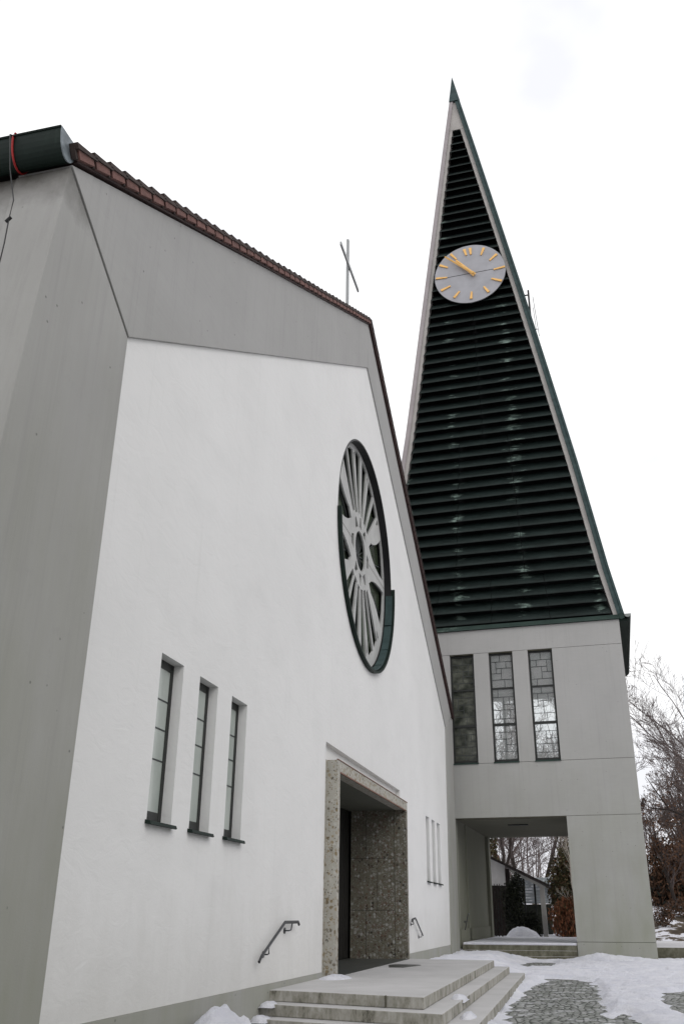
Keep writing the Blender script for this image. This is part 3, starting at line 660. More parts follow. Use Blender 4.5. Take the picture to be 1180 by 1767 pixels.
# ---- handrails fixed to the wall
def handrail(name, label, x, pts, posts, par_off=0.09):
    o = thing(name, label, 'handrail', (x, pts[0][0], pts[0][1]), 0, 'handrails on the church walls')
    xo = x + par_off; mb = MB()
    P3 = [(xo, y, z) for y, z in pts]
    for a, b in zip(P3[:-1], P3[1:]): mb.bar(a, b, 0.045, 0.016, up=(1, 0, 0)); 
    mb.tube(P3, 0.019, 8)
    cp(mb, 'rail', M_rail, o)
    for (y, z, zy) in posts:
        b = MB(); b.tube([(x - 0.02, y + zy, z - 0.12), (x + par_off * 0.8, y + zy, z - 0.12), (xo, y + zy * 0.5, z - 0.11), (xo, y, z)], 0.011, 6); b.tube([(x - 0.02, y + zy, z - 0.12), (x + 0.012, y + zy, z - 0.12)], 0.045, 12)
        cp(b, 'bracket', M_rail, o)
    return o
handrail('handrail', 'steel handrail bending down the white wall to the left of the portal', XW, [(12.68, 0.90), (12.78, 0.97), (13.78, 1.40), (14.45, 1.40), (14.50, 1.36)], [(14.15, 1.40, -0.12), (13.08, 1.10, 0.0)])
handrail('handrail', 'short dark handrail sloping down the white wall to the right of the portal', XW, [(24.45, 1.35), (24.5, 1.40), (25.0, 1.43), (26.1, 0.99)], [(24.65, 1.40, 0.1), (25.9, 1.07, 0.0)])

# ---- roof cross
cr_ = thing('roof_cross', 'slender pale steel cross standing on the church roof ridge', 'cross', (-5.18, YC, 16.9))
mb = MB(); mb.box(-5.22, -5.15, YC - 0.045, YC + 0.045, 16.6, 20.05); cp(mb, 'upright', M_steel, cr_)
mb = MB(); mb.box(-5.145, -5.10, YC - 1.05, YC + 1.05, 18.95, 19.06); cp(mb, 'crossbar', M_steel, cr_)
# ---- loose cable hanging from the gutter strap
WIRE = [(-5.08, 5.70, 8.97), (-5.095, 5.63, 8.93), (-5.0, 5.62, 8.435), (-4.881, 5.62, 7.99), (-4.889, 5.62, 7.749), (-4.885, 5.62, 7.446), (-4.894, 5.62, 7.224), (-4.93, 5.6, 6.6)]
cb = MB(); cb.tube(WIRE, 0.0065, 5)
cb.tube([(WIRE[4][0] + 0.02, WIRE[4][1], WIRE[4][2] + 0.02), (WIRE[4][0] - 0.03, WIRE[4][1], WIRE[4][2] - 0.03)], 0.018, 6)
tag(cb.build('hanging_wire', M_black), 'thin black wire dangling from the gutter past the concrete corner', 'wire')

# =================================================================== TOWER
AZ = -0.0348
tw = thing('church_tower', 'free standing concrete clock tower with a tall dark louvred triangular spire', 'tower', (0, 34.6, 0), AZ)
D = 9.0
def tp_(mb, name, mats, par=tw, **k): return mb.build(name, mats, par, **k)
XR = 2.255; XL = -9.0; ZT = 12.40
wb = MB()
g_ = 0.012
wins = [(-4.60, -3.625), (-3.0, -2.045), (-1.42, -0.467)]
# front face: plinth, pier, long beam, panel, mullions, top beam
def blk(x0_, x1_, z0_, z1_, ya=0.0, yb=0.42): wb.box(x0_ + g_ / 2, x1_ - g_ / 2, ya, yb, z0_ + g_ / 2, z1_ - g_ / 2)
blk(-0.44, XR, -0.3, 0.64, 0.0, 2.4); blk(-0.44, XR, 0.64, 4.93, 0.0, 2.4)
blk(-4.62, XR, 4.93, 6.97)
blk(wins[2][1], XR, 6.97, 11.40); blk(wins[1][1], wins[2][0], 6.97, 11.40); blk(wins[0][1], wins[1][0], 6.97, 11.40); blk(-5.3, wins[0][0], 6.97, 11.40)
blk(XL, XR, 11.40, ZT); blk(XL, -5.3, 4.93, 11.40); blk(XL, -4.62, -0.3, 4.93)
# right side, back, floor and roof deck
wb.box(XR - 0.4, XR - 0.004, 0.43, D, 4.94, ZT - 0.01)
wb.box(-0.6, XR - 0.004, D - 2.0, D, -0.3, 4.92)
bw = [(-6.2, -5.2), (-4.5, -3.5), (-3.35, -2.35), (-2.2, -0.9), (-0.55, 0.55)]
xs_ = XL
for a, b in bw: wb.box(xs_, a, D - 0.4, D, 6.0, 11.4); xs_ = b
wb.box(xs_, XR - 0.41, D - 0.4, D, 6.0, 11.4)
wb.box(XL, XR - 0.41, D - 0.4, D, 4.95, 6.0 - 0.002); wb.box(XL, XR - 0.41, D - 0.4, D, 11.402, ZT - 0.01)
wb.box(XL, XL + 0.4, 0.43, D - 0.41, 4.94, ZT - 0.01)
wb.box(-4.3, XR - 0.41, 0.425, D - 0.41, 4.945, 5.2)
wb.box(XL + 0.41, XR - 0.41, 0.43, D - 0.41, 11.7, ZT - 0.02)
tp_(wb, 'wall', M_conc2, bevel=0.006)
wj = MB(); wj.box(-0.42, XR - 0.03, 0.03, 2.2, -0.2, 4.95); wj.box(-4.6, XR - 0.03, 0.03, 0.35, 4.90, 4.96)
wj.box(-0.45, XR - 0.03, 0.03, 0.35, 6.9, 11.45); wj.box(-4.6, XR - 0.03, 0.03, 0.35, 11.37, 11.43); wj.box(-4.6, XR - 0.03, 0.03, 0.35, 6.94, 6.965)
tp_(wj, 'joint_seal', M_joint)
# passage: left side wall with setback columns, ceiling boards
pw = MB(); pw.box(-5.1, -4.62, 0.0, 0.30, -0.3, 4.93); pw.box(-5.1, -4.66, 0.30, 8.4, -0.3, 4.94); pw.box(-4.95, -4.52, 8.4, 9.0, -0.3, 4.94)
pw.box(-4.66, -4.60, 2.4, 2.9, -0.3, 4.94); pw.box(-4.66, -4.60, 0.302, 8.39, -0.3, 1.05)
tp_(pw, 'passage_wall', concrete('dark_passage_concrete', (0.20, 0.20, 0.165), (0.15, 0.155, 0.11), (6, 6, 0.35)))  # passage concrete darker and greener than the outer walls
ce = MB(); ce.box(-4.6, -0.45, 0.43, 8.99, 4.90, 4.944)
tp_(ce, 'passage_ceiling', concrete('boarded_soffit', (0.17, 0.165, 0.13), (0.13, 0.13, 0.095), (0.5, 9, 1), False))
lm = MB(); lm.box(-2.9, -2.1, 2.5, 2.75, 4.86, 4.90); tp_(lm, 'ceiling_lamp', M_winf)
# tower windows
pat = [[(0, .5, 0, .22), (.5, 1, 0, .22), (0, .28, .22, .42), (.28, .78, .22, .42), (.78, 1, .22, .58), (.52, .78, .42, .58), (0, .52, .42, .78), (.52, 1, .58, .78), (0, .26, .78, 1), (.26, 1, .78, 1)],
       [(0, .42, 0, .2), (.42, 1, 0, .2), (0, .22, .2, .55), (.22, .72, .2, .4), (.72, 1, .2, .4), (.22, .48, .4, .55), (.48, 1, .4, .74), (0, .48, .55, .74), (0, .62, .74, 1), (.62, 1, .74, 1)],
       [(0, .25, 0, .24), (.25, 1, 0, .24), (0, .5, .24, .6), (.5, .78, .24, .45), (.78, 1, .24, .45), (.5, 1, .45, .6), (0, .3, .6, .84), (.3, .8, .6, .84), (.8, 1, .6, .84), (0, .5, .84, 1), (.5, 1, .84, 1)]]
for wi, (a, b) in enumerate(wins):
    z0_, z1_ = 6.97, 11.40; fr = MB(); ya, yb = 0.13, 0.22; t_ = 0.07
    fr.box(a, a + t_, ya, yb, z0_, z1_); fr.box(b - t_, b, ya, yb, z0_, z1_); fr.box(a + t_, b - t_, ya, yb, z1_ - 0.10, z1_); fr.box(a + t_, b - t_, ya, yb, z0_, z0_ + 0.14)
    bars = [z0_ + 1.50, z0_ + 2.95]
    for q, zb in enumerate(bars): fr.box(a + t_, b - t_, ya - 0.004, yb, zb - 0.05 + q * 0.015, zb + 0.05 - q * 0.015)
    fo = tp_(fr, 'window', M_winf)
    if wi == 0: tag(fo, 'darkest of the tall leaded tower windows')
    levels = [z1_ - 0.10, bars[1], bars[0], z0_ + 0.14]; dk = M_glassd if wi == 0 else M_glass
    pn = MB(); pn.box(a + t_, b - t_, 0.165, 0.172, z0_ + 0.14, z1_ - 0.10); tp_(pn, 'pane', dk, fo)
    for s_ in range(3):
        ld = MB(); za, zb = levels[s_], levels[s_ + 1]; X0, WX = a + t_, b - a - 2 * t_
        for (u0_, u1_, v0_, v1_) in pat[(s_ + wi) % 3 if wi != 2 else s_]:
            if u0_ > 0:
                xx = X0 + WX * u0_; ld.box(xx - 0.009, xx + 0.009, 0.155, 0.164, za + (zb - za) * v1_, za + (zb - za) * v0_)
            if v0_ > 0:
                zz_ = za + (zb - za) * v0_; ld.box(X0 + WX * u0_, X0 + WX * u1_, 0.1545, 0.1635, zz_ - 0.009, zz_ + 0.009)
        tp_(ld, 'lead', M_lead, fo)
    sl = MB(); sl.prism([(0.125, 7.03), (-0.03, 6.985), (-0.035, 6.95), (0.0, 6.955), (0.125, 6.975)], 'x', a - 0.02, b + 0.02); tp_(sl, 'sill', M_copd, fo)
# stairs seen behind the dark pane
# ---- spire: front and rear gables with curved verge lines, copper side roofs
outR = [(2.55, 12.40), (2.406, 12.72), (2.097, 14.6), (1.32, 19.53), (0.473, 24.38), (-0.41, 29.3), (-1.052, 32.72), (-2.177, 38.69), (-3.264, 44.34)]
outL = [(-8.05, 12.40), (-7.70, 13.6), (-6.477, 20.59), (-6.126, 23.05), (-5.443, 28.12), (-4.62, 34.2), (-3.948, 39.19), (-3.441, 42.87), (-3.30, 44.0)]
def at(line, z):
    for (xa, za), (xb, zb) in zip(line[:-1], line[1:]):
        if za <= z <= zb: return xa + (xb - xa) * (z - za) / (zb - za)
    return line[-1][0] if z > line[-1][1] else line[0][0]
zs = [12.42, 14.6, 17, 19.53, 22, 24.38, 27, 29.3, 31, 32.72, 35.5, 38.69, 40.5]
# frame strips (front face of the gable wall) around the louvre field
def strip(mb, fa, fb, zlist, ya, yb, mi=0):
    """vertical ribbon solid between two x-lines, depth ya..yb"""
    o = len(mb.v)
    for z in zlist:
        xa, xb = fa(z), fb(z); mb.v += [(xa, ya, z), (xb, ya, z), (xb, yb, z), (xa, yb, z)]
    n = len(zlist)
    for k in range(n - 1):
        p0, p1 = o + 4 * k, o + 4 * (k + 1)
        for q in range(4): mb.f.append((p0 + q, p0 + (q + 1) % 4, p1 + (q + 1) % 4, p1 + q)); mb.m.append(mi)
    mb.f.append((o, o + 1, o + 2, o + 3)); mb.f.append(tuple(o + 4 * (n - 1) + q for q in (3, 2, 1, 0))); mb.m += [mi, mi]
cR = lambda z: at(outR, z) - 0.26; cL = lambda z: at(outL, z) + 0.20
lR = lambda z: cR(z) - 0.19 - 0.004 * (z - 12.4) * 0 ; lL = lambda z: cL(z) + 0.17
tA = zs + [41.5, 42.5]
fr = MB(); strip(fr, lambda z: cL(z) , lL, zs, 0.02, 0.38); strip(fr, lR, cR, zs, 0.02, 0.38)
tz_ = [40.52, 41.5, 42.6]; strip(fr, cL, cR, tz_, 0.02, 0.38)
tp_(fr, 'gable_frame', M_strip)
fr2 = MB(); strip(fr2, lambda z: at(outL, z) + 0.2, lambda z: at(outR, z) - 0.2, [12.42] + zs[1:] + [42.5], D - 0.4, D - 0.02); tp_(fr2, 'rear_gable', M_conc2)
# left verge (pale), right verge (copper), sloping roofs behind them
lv = MB(); strip(lv, lambda z: at(outL, z), lambda z: at(outL, z) + 0.197, [12.42] + zs[1:] + [42.6], -0.06, 0.36); tp_(lv, 'verge_left_face', M_mauve)
rv = MB(); strip(rv, lambda z: at(outR, z) - 0.257, lambda z: at(outR, z) - 0.09, [12.55] + zs[1:] + [42.6], -0.06, 0.10, 0)
strip(rv, lambda z: at(outR, z) - 0.088, lambda z: at(outR, z), [12.55] + zs[1:] + [42.6], -0.10, D + 0.08, 0)
strip(rv, lambda z: at(outL, z) + 0.01, lambda z: at(outL, z) + 0.09, [12.42] + zs[1:] + [42.6], 0.37, D + 0.08, 0)
tp_(rv, 'spire_roof', M_copv)
tpz = [42.55, 43.3, 44.0, 44.34]
tc_ = MB(); strip(tc_, lambda z: at(outL, z) - 0.012 if z < 44.1 else -3.272, lambda z: at(outR, z) + 0.012 if z < 44.1 else -3.26, tpz, -0.11, D * 0.0 + 0.9)
tp_(tc_, 'copper_tip', M_copv)
# louvres: long tilted copper blades, upper edge tucked back, lower lip standing out
lo = MB(); z = 12.66; k = 0; rnd = random.Random(8)
while z < 40.2:
    h = 0.525; top = min(z + h + 0.0, 40.45)
    for (qa, qb) in ((0, 1),):
        za, zb = z, z + 0.56
        zb = min(zb, 40.5)
        a0_, b0_ = lL(za) - 0.0, lR(za); a1_, b1_ = lL(zb), lR(zb)
        yl, yu = -0.03, 0.36; segs = max(1, int((b0_ - a0_) / 2.2)); 
        for s_ in range(segs):
            ja, jb_ = s_ / segs, (s_ + 1) / segs; off = rnd.uniform(-0.014, 0.014); gp = 0.010
            A0 = a0_ + (b0_ - a0_) * ja + gp; B0 = a0_ + (b0_ - a0_) * jb_ - gp; A1 = a1_ + (b1_ - a1_) * ja + gp; B1 = a1_ + (b1_ - a1_) * jb_ - gp
            lip_ = 0.03
            lo.add([(A0, yl + off, za), (B0, yl + off, za), (B1, yu, zb), (A1, yu, zb), (A0, yl + off, za + lip_), (B0, yl + off, za + lip_), (B1, yu + 0.015, zb + 0.0), (A1, yu + 0.015, zb)],
                   [(0, 1, 5, 4), (4, 5, 2, 3), (0, 3, 7, 6) if False else (0, 4, 3, 7), (1, 6, 2, 5), (0, 7, 6, 1), (3, 2, 6, 7)])
    z += 0.525; k += 1
lo.add([(lL(z) + 0.0, 0.06, z), (lR(z), 0.06, z), (lR(40.51), 0.06, 40.51), (lL(40.51), 0.06, 40.51), (lL(z), 0.36, z), (lR(z), 0.36, z), (lR(40.51), 0.36, 40.51), (lL(40.51), 0.36, 40.51)], [(0, 1, 2, 3), (0, 4, 5, 1), (4, 7, 6, 5)])
tp_(lo, 'louvre', M_louv, fix=True)
lb = MB(); strip(lb, lambda z: lL(z) - 0.02, lambda z: lR(z) + 0.02, zs, 0.385, 0.42); tp_(lb, 'louvre_backing', M_black)
# flashing along the foot of the louvres, and the side gutter on the right eave
ff = MB(); ff.prism([(-0.07, 12.44), (-0.085, 12.40), (0.0, 12.405), (0.42, 12.41), (0.42, 12.58), (0.03, 12.60), (-0.05, 12.58)], 'x', XL + 0.5, XR + 0.02); tp_(ff, 'flashing', M_copd)
ff = MB(); ff.prism([(XR + 0.022, 12.62), (XR + 0.022, 12.40), (XR + 0.10, 12.36), (XR + 0.22, 12.42), (XR + 0.22, 12.62)], 'y', -0.10, D + 0.1); tp_(ff, 'eave_flashing', M_copd)
gu = MB(); gx, gz2 = 2.60, 12.56
prof = [(gx + 0.13 * math.cos(R(a)), gz2 + 0.14 * math.sin(R(a))) for a in range(180, 361, 15)]
gu.prism(prof, 'y', -0.12, D + 0.3); gu.box(XR, gx, 0.0, D, 12.30, 12.395); tp_(gu, 'gutter', M_gut)
gc = MB(); gc.prism([(p_[0] * 1.0, p_[1]) for p_ in prof], 'y', -0.135, -0.121); tp_(gc, 'gutter_cap', flat('pale_gutter_end', (0.26, 0.28, 0.27), 0.6, 0.1))
# ---- clock
ck = thing('tower_clock', 'round grey clock face with gilded hour marks and hands on the louvres', 'clock')
ck.location = Matrix.Rotation(AZ, 4, 'Z') @ Vector((-2.87, -0.14, 30.60)) + Vector((0, 34.6, 0)); ck.rotation_euler = (0, 0, AZ)
CR_ = 1.74
dl = MB(); dl.prism([(CR_ * math.cos(2 * math.pi * k / 96), CR_ * math.sin(2 * math.pi * k / 96)) for k in range(96)], 'y', -0.03, 0.03); tp_(dl, 'dial', M_dial, ck)
for q_ in (1,): rg = MB(); rg.tube([(CR_ * math.cos(2 * math.pi * k / 64), -0.01, CR_ * math.sin(2 * math.pi * k / 64)) for k in range(65)], 0.018, 6, caps=False); tp_(rg, 'rim', M_rail, ck)
sm_ = MB(); sm_.bar((-CR_ * 0.998, -0.034, -0.02), (CR_ * 0.998, -0.034, -0.02 + 0.05), 0.006, 0.025, up=(0, 0, 1)); tp_(sm_, 'dial_seam', M_winf, ck)
for x in (-1.2, 1.2):
    for z in (0.3, -0.5): br = MB(); br.tube([(x, 0.03, z), (x, 0.30, z)], 0.03, 6); tp_(br, 'mount', M_black, ck)
hx, hz = 0.17, -0.13
marks = [(-13, 1.30, 1.71, .07), (-3, 1.28, 1.68, .07), (21, 1.20, 1.65, .06), (50, 1.09, 1.57, .06), (84, 1.0, 1.56, .05), (116, .96, 1.5, .06), (150, .95, 1.38, .06), (-173, 1.01, 1.43, .06), (-140, 1.12, 1.55, .06), (-111, 1.23, 1.74, .06), (-85, 1.30, 1.86, .05), (-60, 1.43, 1.90, .06), (-35, 1.37, 1.86, .06)]
for a_, r0_, r1_, w_ in marks:
    s_, c_ = math.sin(R(a_)), math.cos(R(a_)); mk = MB()
    wa, wb_ = w_ * 0.6, w_
    vs = [(hx + rd * s_ + q * ww * c_, y, hz + rd * c_ - q * ww * s_) for y in (-0.030, -0.075) for rd, ww, q in ((r0_, wa, -1), (r0_, wa, 1), (r1_, wb_, 1), (r1_, wb_, -1))]
    mk.add(vs, [(0, 1, 2, 3), (4, 7, 6, 5), (0, 4, 5, 1), (1, 5, 6, 2), (2, 6, 7, 3), (3, 7, 4, 0)]); tp_(mk, 'hour_mark', M_gold, ck)
def hand(name, ang, ln, wd, y):
    s_, c_ = math.sin(R(ang)), math.cos(R(ang)); m_ = MB()
    P = lambda rd, ww, yy: (hx + rd * s_ + ww * c_, yy, hz + rd * c_ - ww * s_)
    m_.add([P(-0.12, -wd, y), P(-0.12, wd, y), P(ln, wd * 0.55, y), P(ln, -wd * 0.55, y), P(-0.12, 0, y - 0.05), P(ln, 0, y - 0.04)], [(0, 1, 2, 3), (0, 4, 1), (3, 2, 5), (0, 3, 5, 4), (1, 4, 5, 2)])
    tp_(m_, name, M_gold, ck)
hand('minute_hand', -46, 1.86, 0.075, -0.20); hand('hour_hand', -38.5, 1.28, 0.095, -0.13)
hb = MB(); hb.tube([(hx, 0, hz), (hx, -0.27, hz)], 0.06, 12); tp_(hb, 'hub', M_gold, ck)
# ---- antenna bracket on the spire's right edge
an = thing('antenna_mast', 'black antenna mast with thin rods beside the spire edge below the clock', 'antenna')
def T(x, y, z): return Matrix.Rotation(AZ, 4, 'Z') @ Vector((x, y, 0)) + Vector((0, 34.6, z))
an.location = T(-0.16, 0.4, 27)
mb = MB(); mb.tube([T(-0.17, 0.4, 29.45), T(-0.16, 0.4, 26.9)], 0.045, 8); cp(mb, 'mast', M_black, an)
mb = MB(); mb.tube([T(-0.55, 0.4, 29.18), T(-0.17, 0.4, 29.18)], 0.035, 6); cp(mb, 'bracket', M_black, an)
mb = MB(); mb.tube([T(-0.4, 0.4, 27.9), T(-0.16, 0.4, 27.9)], 0.03, 6); cp(mb, 'bracket', M_black, an)
mb = MB(); mb.tube([T(0.02, 0.4, 29.05), T(0.16, 0.4, 26.7)], 0.014, 5); cp(mb, 'rod', M_rail, an)
mb = MB(); mb.tube([T(-0.01, 0.4, 28.4), T(0.05, 0.4, 27.1)], 0.012, 5); mb.tube([T(-0.15, 0.4, 27.12), T(0.14, 0.4, 27.12)], 0.018, 5); cp(mb, 'rod', M_rail, an)
# ---- tower steps and floor
ts = thing('tower_steps', 'mossy stone steps under a snow crust in the tower passage', 'steps', (-2.5, 34.6, 0), AZ)
for (ya, z0_, z1_, nm) in ((0.0, -0.2, 0.53, 'landing'), (-0.05, -0.2, 0.355, 'tread'), (-0.10, -0.2, 0.17, 'tread')):
    mb = MB(); x0_ = -2.12 + (0.0 if ya == 0 else (0.0 if ya > -0.4 else -0.02))
    if nm == 'landing': mb.prism([(-2.0, ya - 0.02), (2.05, ya), (2.05, 10.0), (-2.1, 10.0)], 'z', z0_, z1_)
    else: mb.prism([(-1.9, ya), (2.05 - 0.005, ya), (2.05 - 0.005, ya + 0.046), (-2.05, ya + 0.046)], 'z', z0_, z1_)
    mb.build(nm, M_tstep, ts, bevel=0.015)
mb = MB(); mb.prism([(-1.98, 0.01), (2.04, 0.02), (2.04, 9.9), (-2.08, 9.9)], 'z', 0.532, 0.60); mb.build('snow_crust', M_snow, ts, bevel=0.02)
handrail('handrail', 'small dark handrail inside the tower passage above the mossy steps', -4.50, [(34.9, 1.02), (35.9, 1.55), (36.3, 1.56)], [(35.6, 1.4, 0.0)])

# =================================================================== BACKGROUND
def tree_mesh(rnd, height, spread, levels=4, trunk_r=0.16, lean=(0, 0), nb=(7, 5, 5, 4), seg=5, low=0.25, up=0.35, twig_r=0.010):
    tr_, cw = MB(), MB()
    def grow(p, d, ln, rad, lev):
        n = seg if lev < 2 else 3; pts = [Vector(p)]; dd = Vector(d)
        for k in range(n):
            dd = (dd + Vector((rnd.gauss(0, .13), rnd.gauss(0, .13), rnd.gauss(0.02, .10) + (0.04 if lev else 0.06)))).normalized()
            pts.append(pts[-1] + dd * (ln / n))
        end = max(rad * 0.35, twig_r * 0.8); rads = [rad + (end - rad) * k / n for k in range(n + 1)]
        (tr_ if lev == 0 else cw).tube(pts, rads, 7 if lev == 0 else (5 if lev == 1 else 3), caps=False)
        if lev >= levels: return
        cnt = nb[min(lev, len(nb) - 1)]
        for c_ in range(cnt):
            t_ = (low if lev == 0 else 0.22) + (1 - (low if lev == 0 else 0.22)) * (c_ + rnd.random()) / cnt
            q = min(int(t_ * n), n - 1); fq = t_ * n - q; bp = pts[q].lerp(pts[q + 1], fq); bd = (pts[q + 1] - pts[q]).normalized()
            a = rnd.uniform(0, 2 * math.pi); side = Vector((math.cos(a), math.sin(a), 0)); side = (side - bd * side.dot(bd)).normalized()
            ang = rnd.uniform(0.5, 1.0); nd = (bd * math.cos(ang) + side * math.sin(ang) + Vector((0, 0, up * 0.5))).normalized()
            grow(bp, nd, ln * rnd.uniform(0.42, 0.62) * (spread if lev == 0 else 1) * (1.15 - 0.45 * t_), max(rads[q] * rnd.uniform(0.35, 0.55), twig_r), lev + 1)
    grow((0, 0, 0), Vector((lean[0], lean[1], 1)).normalized(), height, trunk_r, 0)
    return tr_, cw
def bare_tree(x, y, z, h, spread, seed, label, group='bare winter trees', leaves=0, mat=None, **k):
    rnd = random.Random(seed); a, b = tree_mesh(rnd, h, spread, **k)
    o = thing('bare_tree', label, 'tree', (x, y, z), 0, group)
    a.build('trunk', mat or M_bark, o, smooth=True, fix=False); mats = [mat or M_twig]
    if leaves:
        n0 = len(b.f); mats.append(M_deadl)
        for q in range(leaves):
            fct = b.f[rnd.randrange(n0)]; p = Vector(b.v[fct[0]]) + Vector((rnd.gauss(0, .12), rnd.gauss(0, .12), rnd.gauss(0, .12)))
            if rnd.random() > 0.85 or p.z < h * 0.75:
                s_ = rnd.uniform(0.05, 0.10); u_ = Vector((rnd.gauss(0, 1), rnd.gauss(0, 1), rnd.gauss(0, 1))).normalized() * s_; v_ = u_.orthogonal().normalized() * s_ * 0.7
                b.add([p - u_, p + v_, p + u_, p - v_], [(0, 1, 2, 3)], 1)
    b.build('crown', mats, o, smooth=False, fix=False); return o
def leafy(name, label, cat, x, y, z, blobs, n, s, mats, seed, group=None, trunk=None, vert=0.0, clip=None):
    rnd = random.Random(seed); o = thing(name, label, cat, (x, y, z), 0, group)
    if trunk:
        tb = MB(); tb.tube([(0, 0, -0.1), (0.05, 0, trunk * 0.5), (0, 0.05, trunk)], [0.12, 0.09, 0.03], 7)
        for q in range(14):
            a = rnd.uniform(0, 6.28); zz = rnd.uniform(0.2, 0.9) * trunk; tb.tube([(0, 0, zz), (math.cos(a) * 0.7, math.sin(a) * 0.7, zz + 0.5)], [0.03, 0.01], 4)
        tb.build('trunk', M_bark, o, fix=False)
    mb = MB(); tot = sum(b[3] * b[4] * b[5] for b in blobs)
    for (bx, by, bz, sx, sy, sz) in blobs:
        for q in range(int(n * sx * sy * sz / tot)):
            while True:
                p = Vector((rnd.uniform(-1, 1), rnd.uniform(-1, 1), rnd.uniform(-1, 1)))
                if p.length < 1: break
            p = p * (0.55 + 0.5 * p.length) * (1 + 0.30 * mnoise.noise(p * 2.5 + Vector((seed, bx, bz))))
            if mnoise.noise(Vector((p.x * 3 + seed, p.y * 3, p.z * 3))) < -0.28: continue
            p = Vector((bx + p.x * sx, by + p.y * sy, bz + p.z * sz))
            if p.z < 0.02: continue
            sz_ = s * rnd.uniform(0.6, 1.4); u_ = Vector((rnd.gauss(0, 1 - vert), rnd.gauss(0, 1 - vert), rnd.gauss(0, 1) + vert * 2)).normalized() * sz_; v_ = u_.orthogonal().normalized() * sz_ * (0.6 - 0.45 * vert)
            v_.rotate(Matrix.Rotation(rnd.uniform(0, 6.28), 3, u_.normalized()))
            mb.add([p - u_, p + v_, p + u_, p - v_], [(0, 1, 2, 3)], rnd.randrange(len(mats)) if rnd.random() < 0.5 else 0)
    mb.build('foliage', mats, o, fix=False); return o

# large tree at the right edge and the wood behind it
bare_tree(8.3, 50, 0.6, 9.9, 1.35, 11, 'tallest bare tree spreading fine twigs at the right edge of the photo', levels=4, trunk_r=0.20, nb=(11, 7, 5, 5), low=0.22, up=0.25, twig_r=0.0085)
lowt = bare_tree(8.6, 44, 0.4, 8.0, 1.2, 5, 'dark bare tree whose low branch reaches to the tower pier', levels=4, trunk_r=0.17, nb=(9, 7, 5, 4), low=0.35, up=0.1, twig_r=0.009)
mb = MB()
for pl_, r0_, r1_ in (([(8.6, 44, 2.4), (7.2, 43.2, 3.4), (5.5, 42, 5.1), (4.65, 42, 5.5), (3.95, 42, 5.83), (3.2, 42, 5.9)], 0.13, 0.03), ([(3.95, 42, 5.83), (3.5, 42.1, 6.6), (3.1, 42, 7.3)], 0.045, 0.012), ([(5.5, 42, 5.1), (5.0, 42.2, 6.2), (4.2, 42.3, 7.0)], 0.04, 0.012), ([(4.65, 42, 5.5), (4.2, 41.8, 5.2), (3.7, 41.8, 5.3)], 0.03, 0.01)):
    mb.tube(pl_, [r0_ + (r1_ - r0_) * k / (len(pl_) - 1) for k in range(len(pl_))], 6)
cp(mb, 'low_branch', M_bark, lowt)
WOOD = [(4.9, 54, 1.9, 5.4), (6.2, 57, 2.3, 5.6), (7.6, 56, 2.0, 6.0), (5.6, 62, 2.9, 6.5), (7.2, 66, 3.1, 7), (9.6, 60, 2.8, 8), (8.8, 71, 3.3, 8.5), (11, 68, 3.2, 9)]
names = ['slim brown-leaved tree on the snowy bank nearest the tower pier', 'crooked brown-leaved tree second from the pier on the bank', 'brown-leaved tree beneath the tallest tree at the right edge',
         'farther bare tree with withered leaves directly behind the pier edge', 'farther bare tree in the middle of the wood on the bank', 'bare tree at the far right of the wood on the bank',
         'hazy tall bare tree deep in the wood', 'rearmost bare tree beyond the right edge of the wood']
for k, (x, y, z, h) in enumerate(WOOD):
    bare_tree(x, y, z - 0.3, h, 0.9, 40 + k, names[k], leaves=3800 if k < 6 else 800, levels=4, trunk_r=0.11 + 0.01 * k, nb=(11, 6, 5, 4), low=0.10, up=0.45, twig_r=0.012)
und = [(4.6, 56, 2.2, 1.6, 1.5), (6.2, 59, 2.6, 2.0, 2.0), (8.2, 58, 2.4, 2.2, 2.4), (5.4, 64, 3.0, 2.4, 2.6), (9.5, 65, 3.0, 2.8, 2.8)]
for k, (x, y, z, w_, h_) in enumerate(und):
    leafy('shrub', ['low dark thicket on the bank beside the tower pier', 'dark brown thicket in the middle of the bank', 'dark brown thicket at the right edge of the bank', 'rear thicket behind the pier edge', 'rear thicket on the right of the bank'][k], 'shrub', x, y, z - 0.2,
          [(0, 0, h_ * 0.6, w_ * 0.75, w_ * 0.6, h_ * 0.75)], 4200, 0.13, [M_deadl, M_hedge, M_bark], 60 + k, 'thickets on the snowy bank', vert=0.45)
for k, (x, y, z, w_, h_) in enumerate([(3.75, 50, 0.95, 0.55, 0.9), (4.7, 52.5, 1.4, 0.8, 0.8), (5.2, 49.0, 0.7, 0.45, 0.6)]):
    leafy('bush', ['little dark bush with snow behind it next to the tower pier', 'broad low bush halfway up the snowy bank', 'small sprawling bush at the foot of the bank by the right edge'][k], 'bush', x, y, z - 0.05,
          [(0, 0, h_ * 0.6, w_, w_ * 0.7, h_ * 0.6)], 1100, 0.06, [M_deadl, M_hedge, M_twig], 80 + k, 'bushes on the snowy bank', vert=0.3)

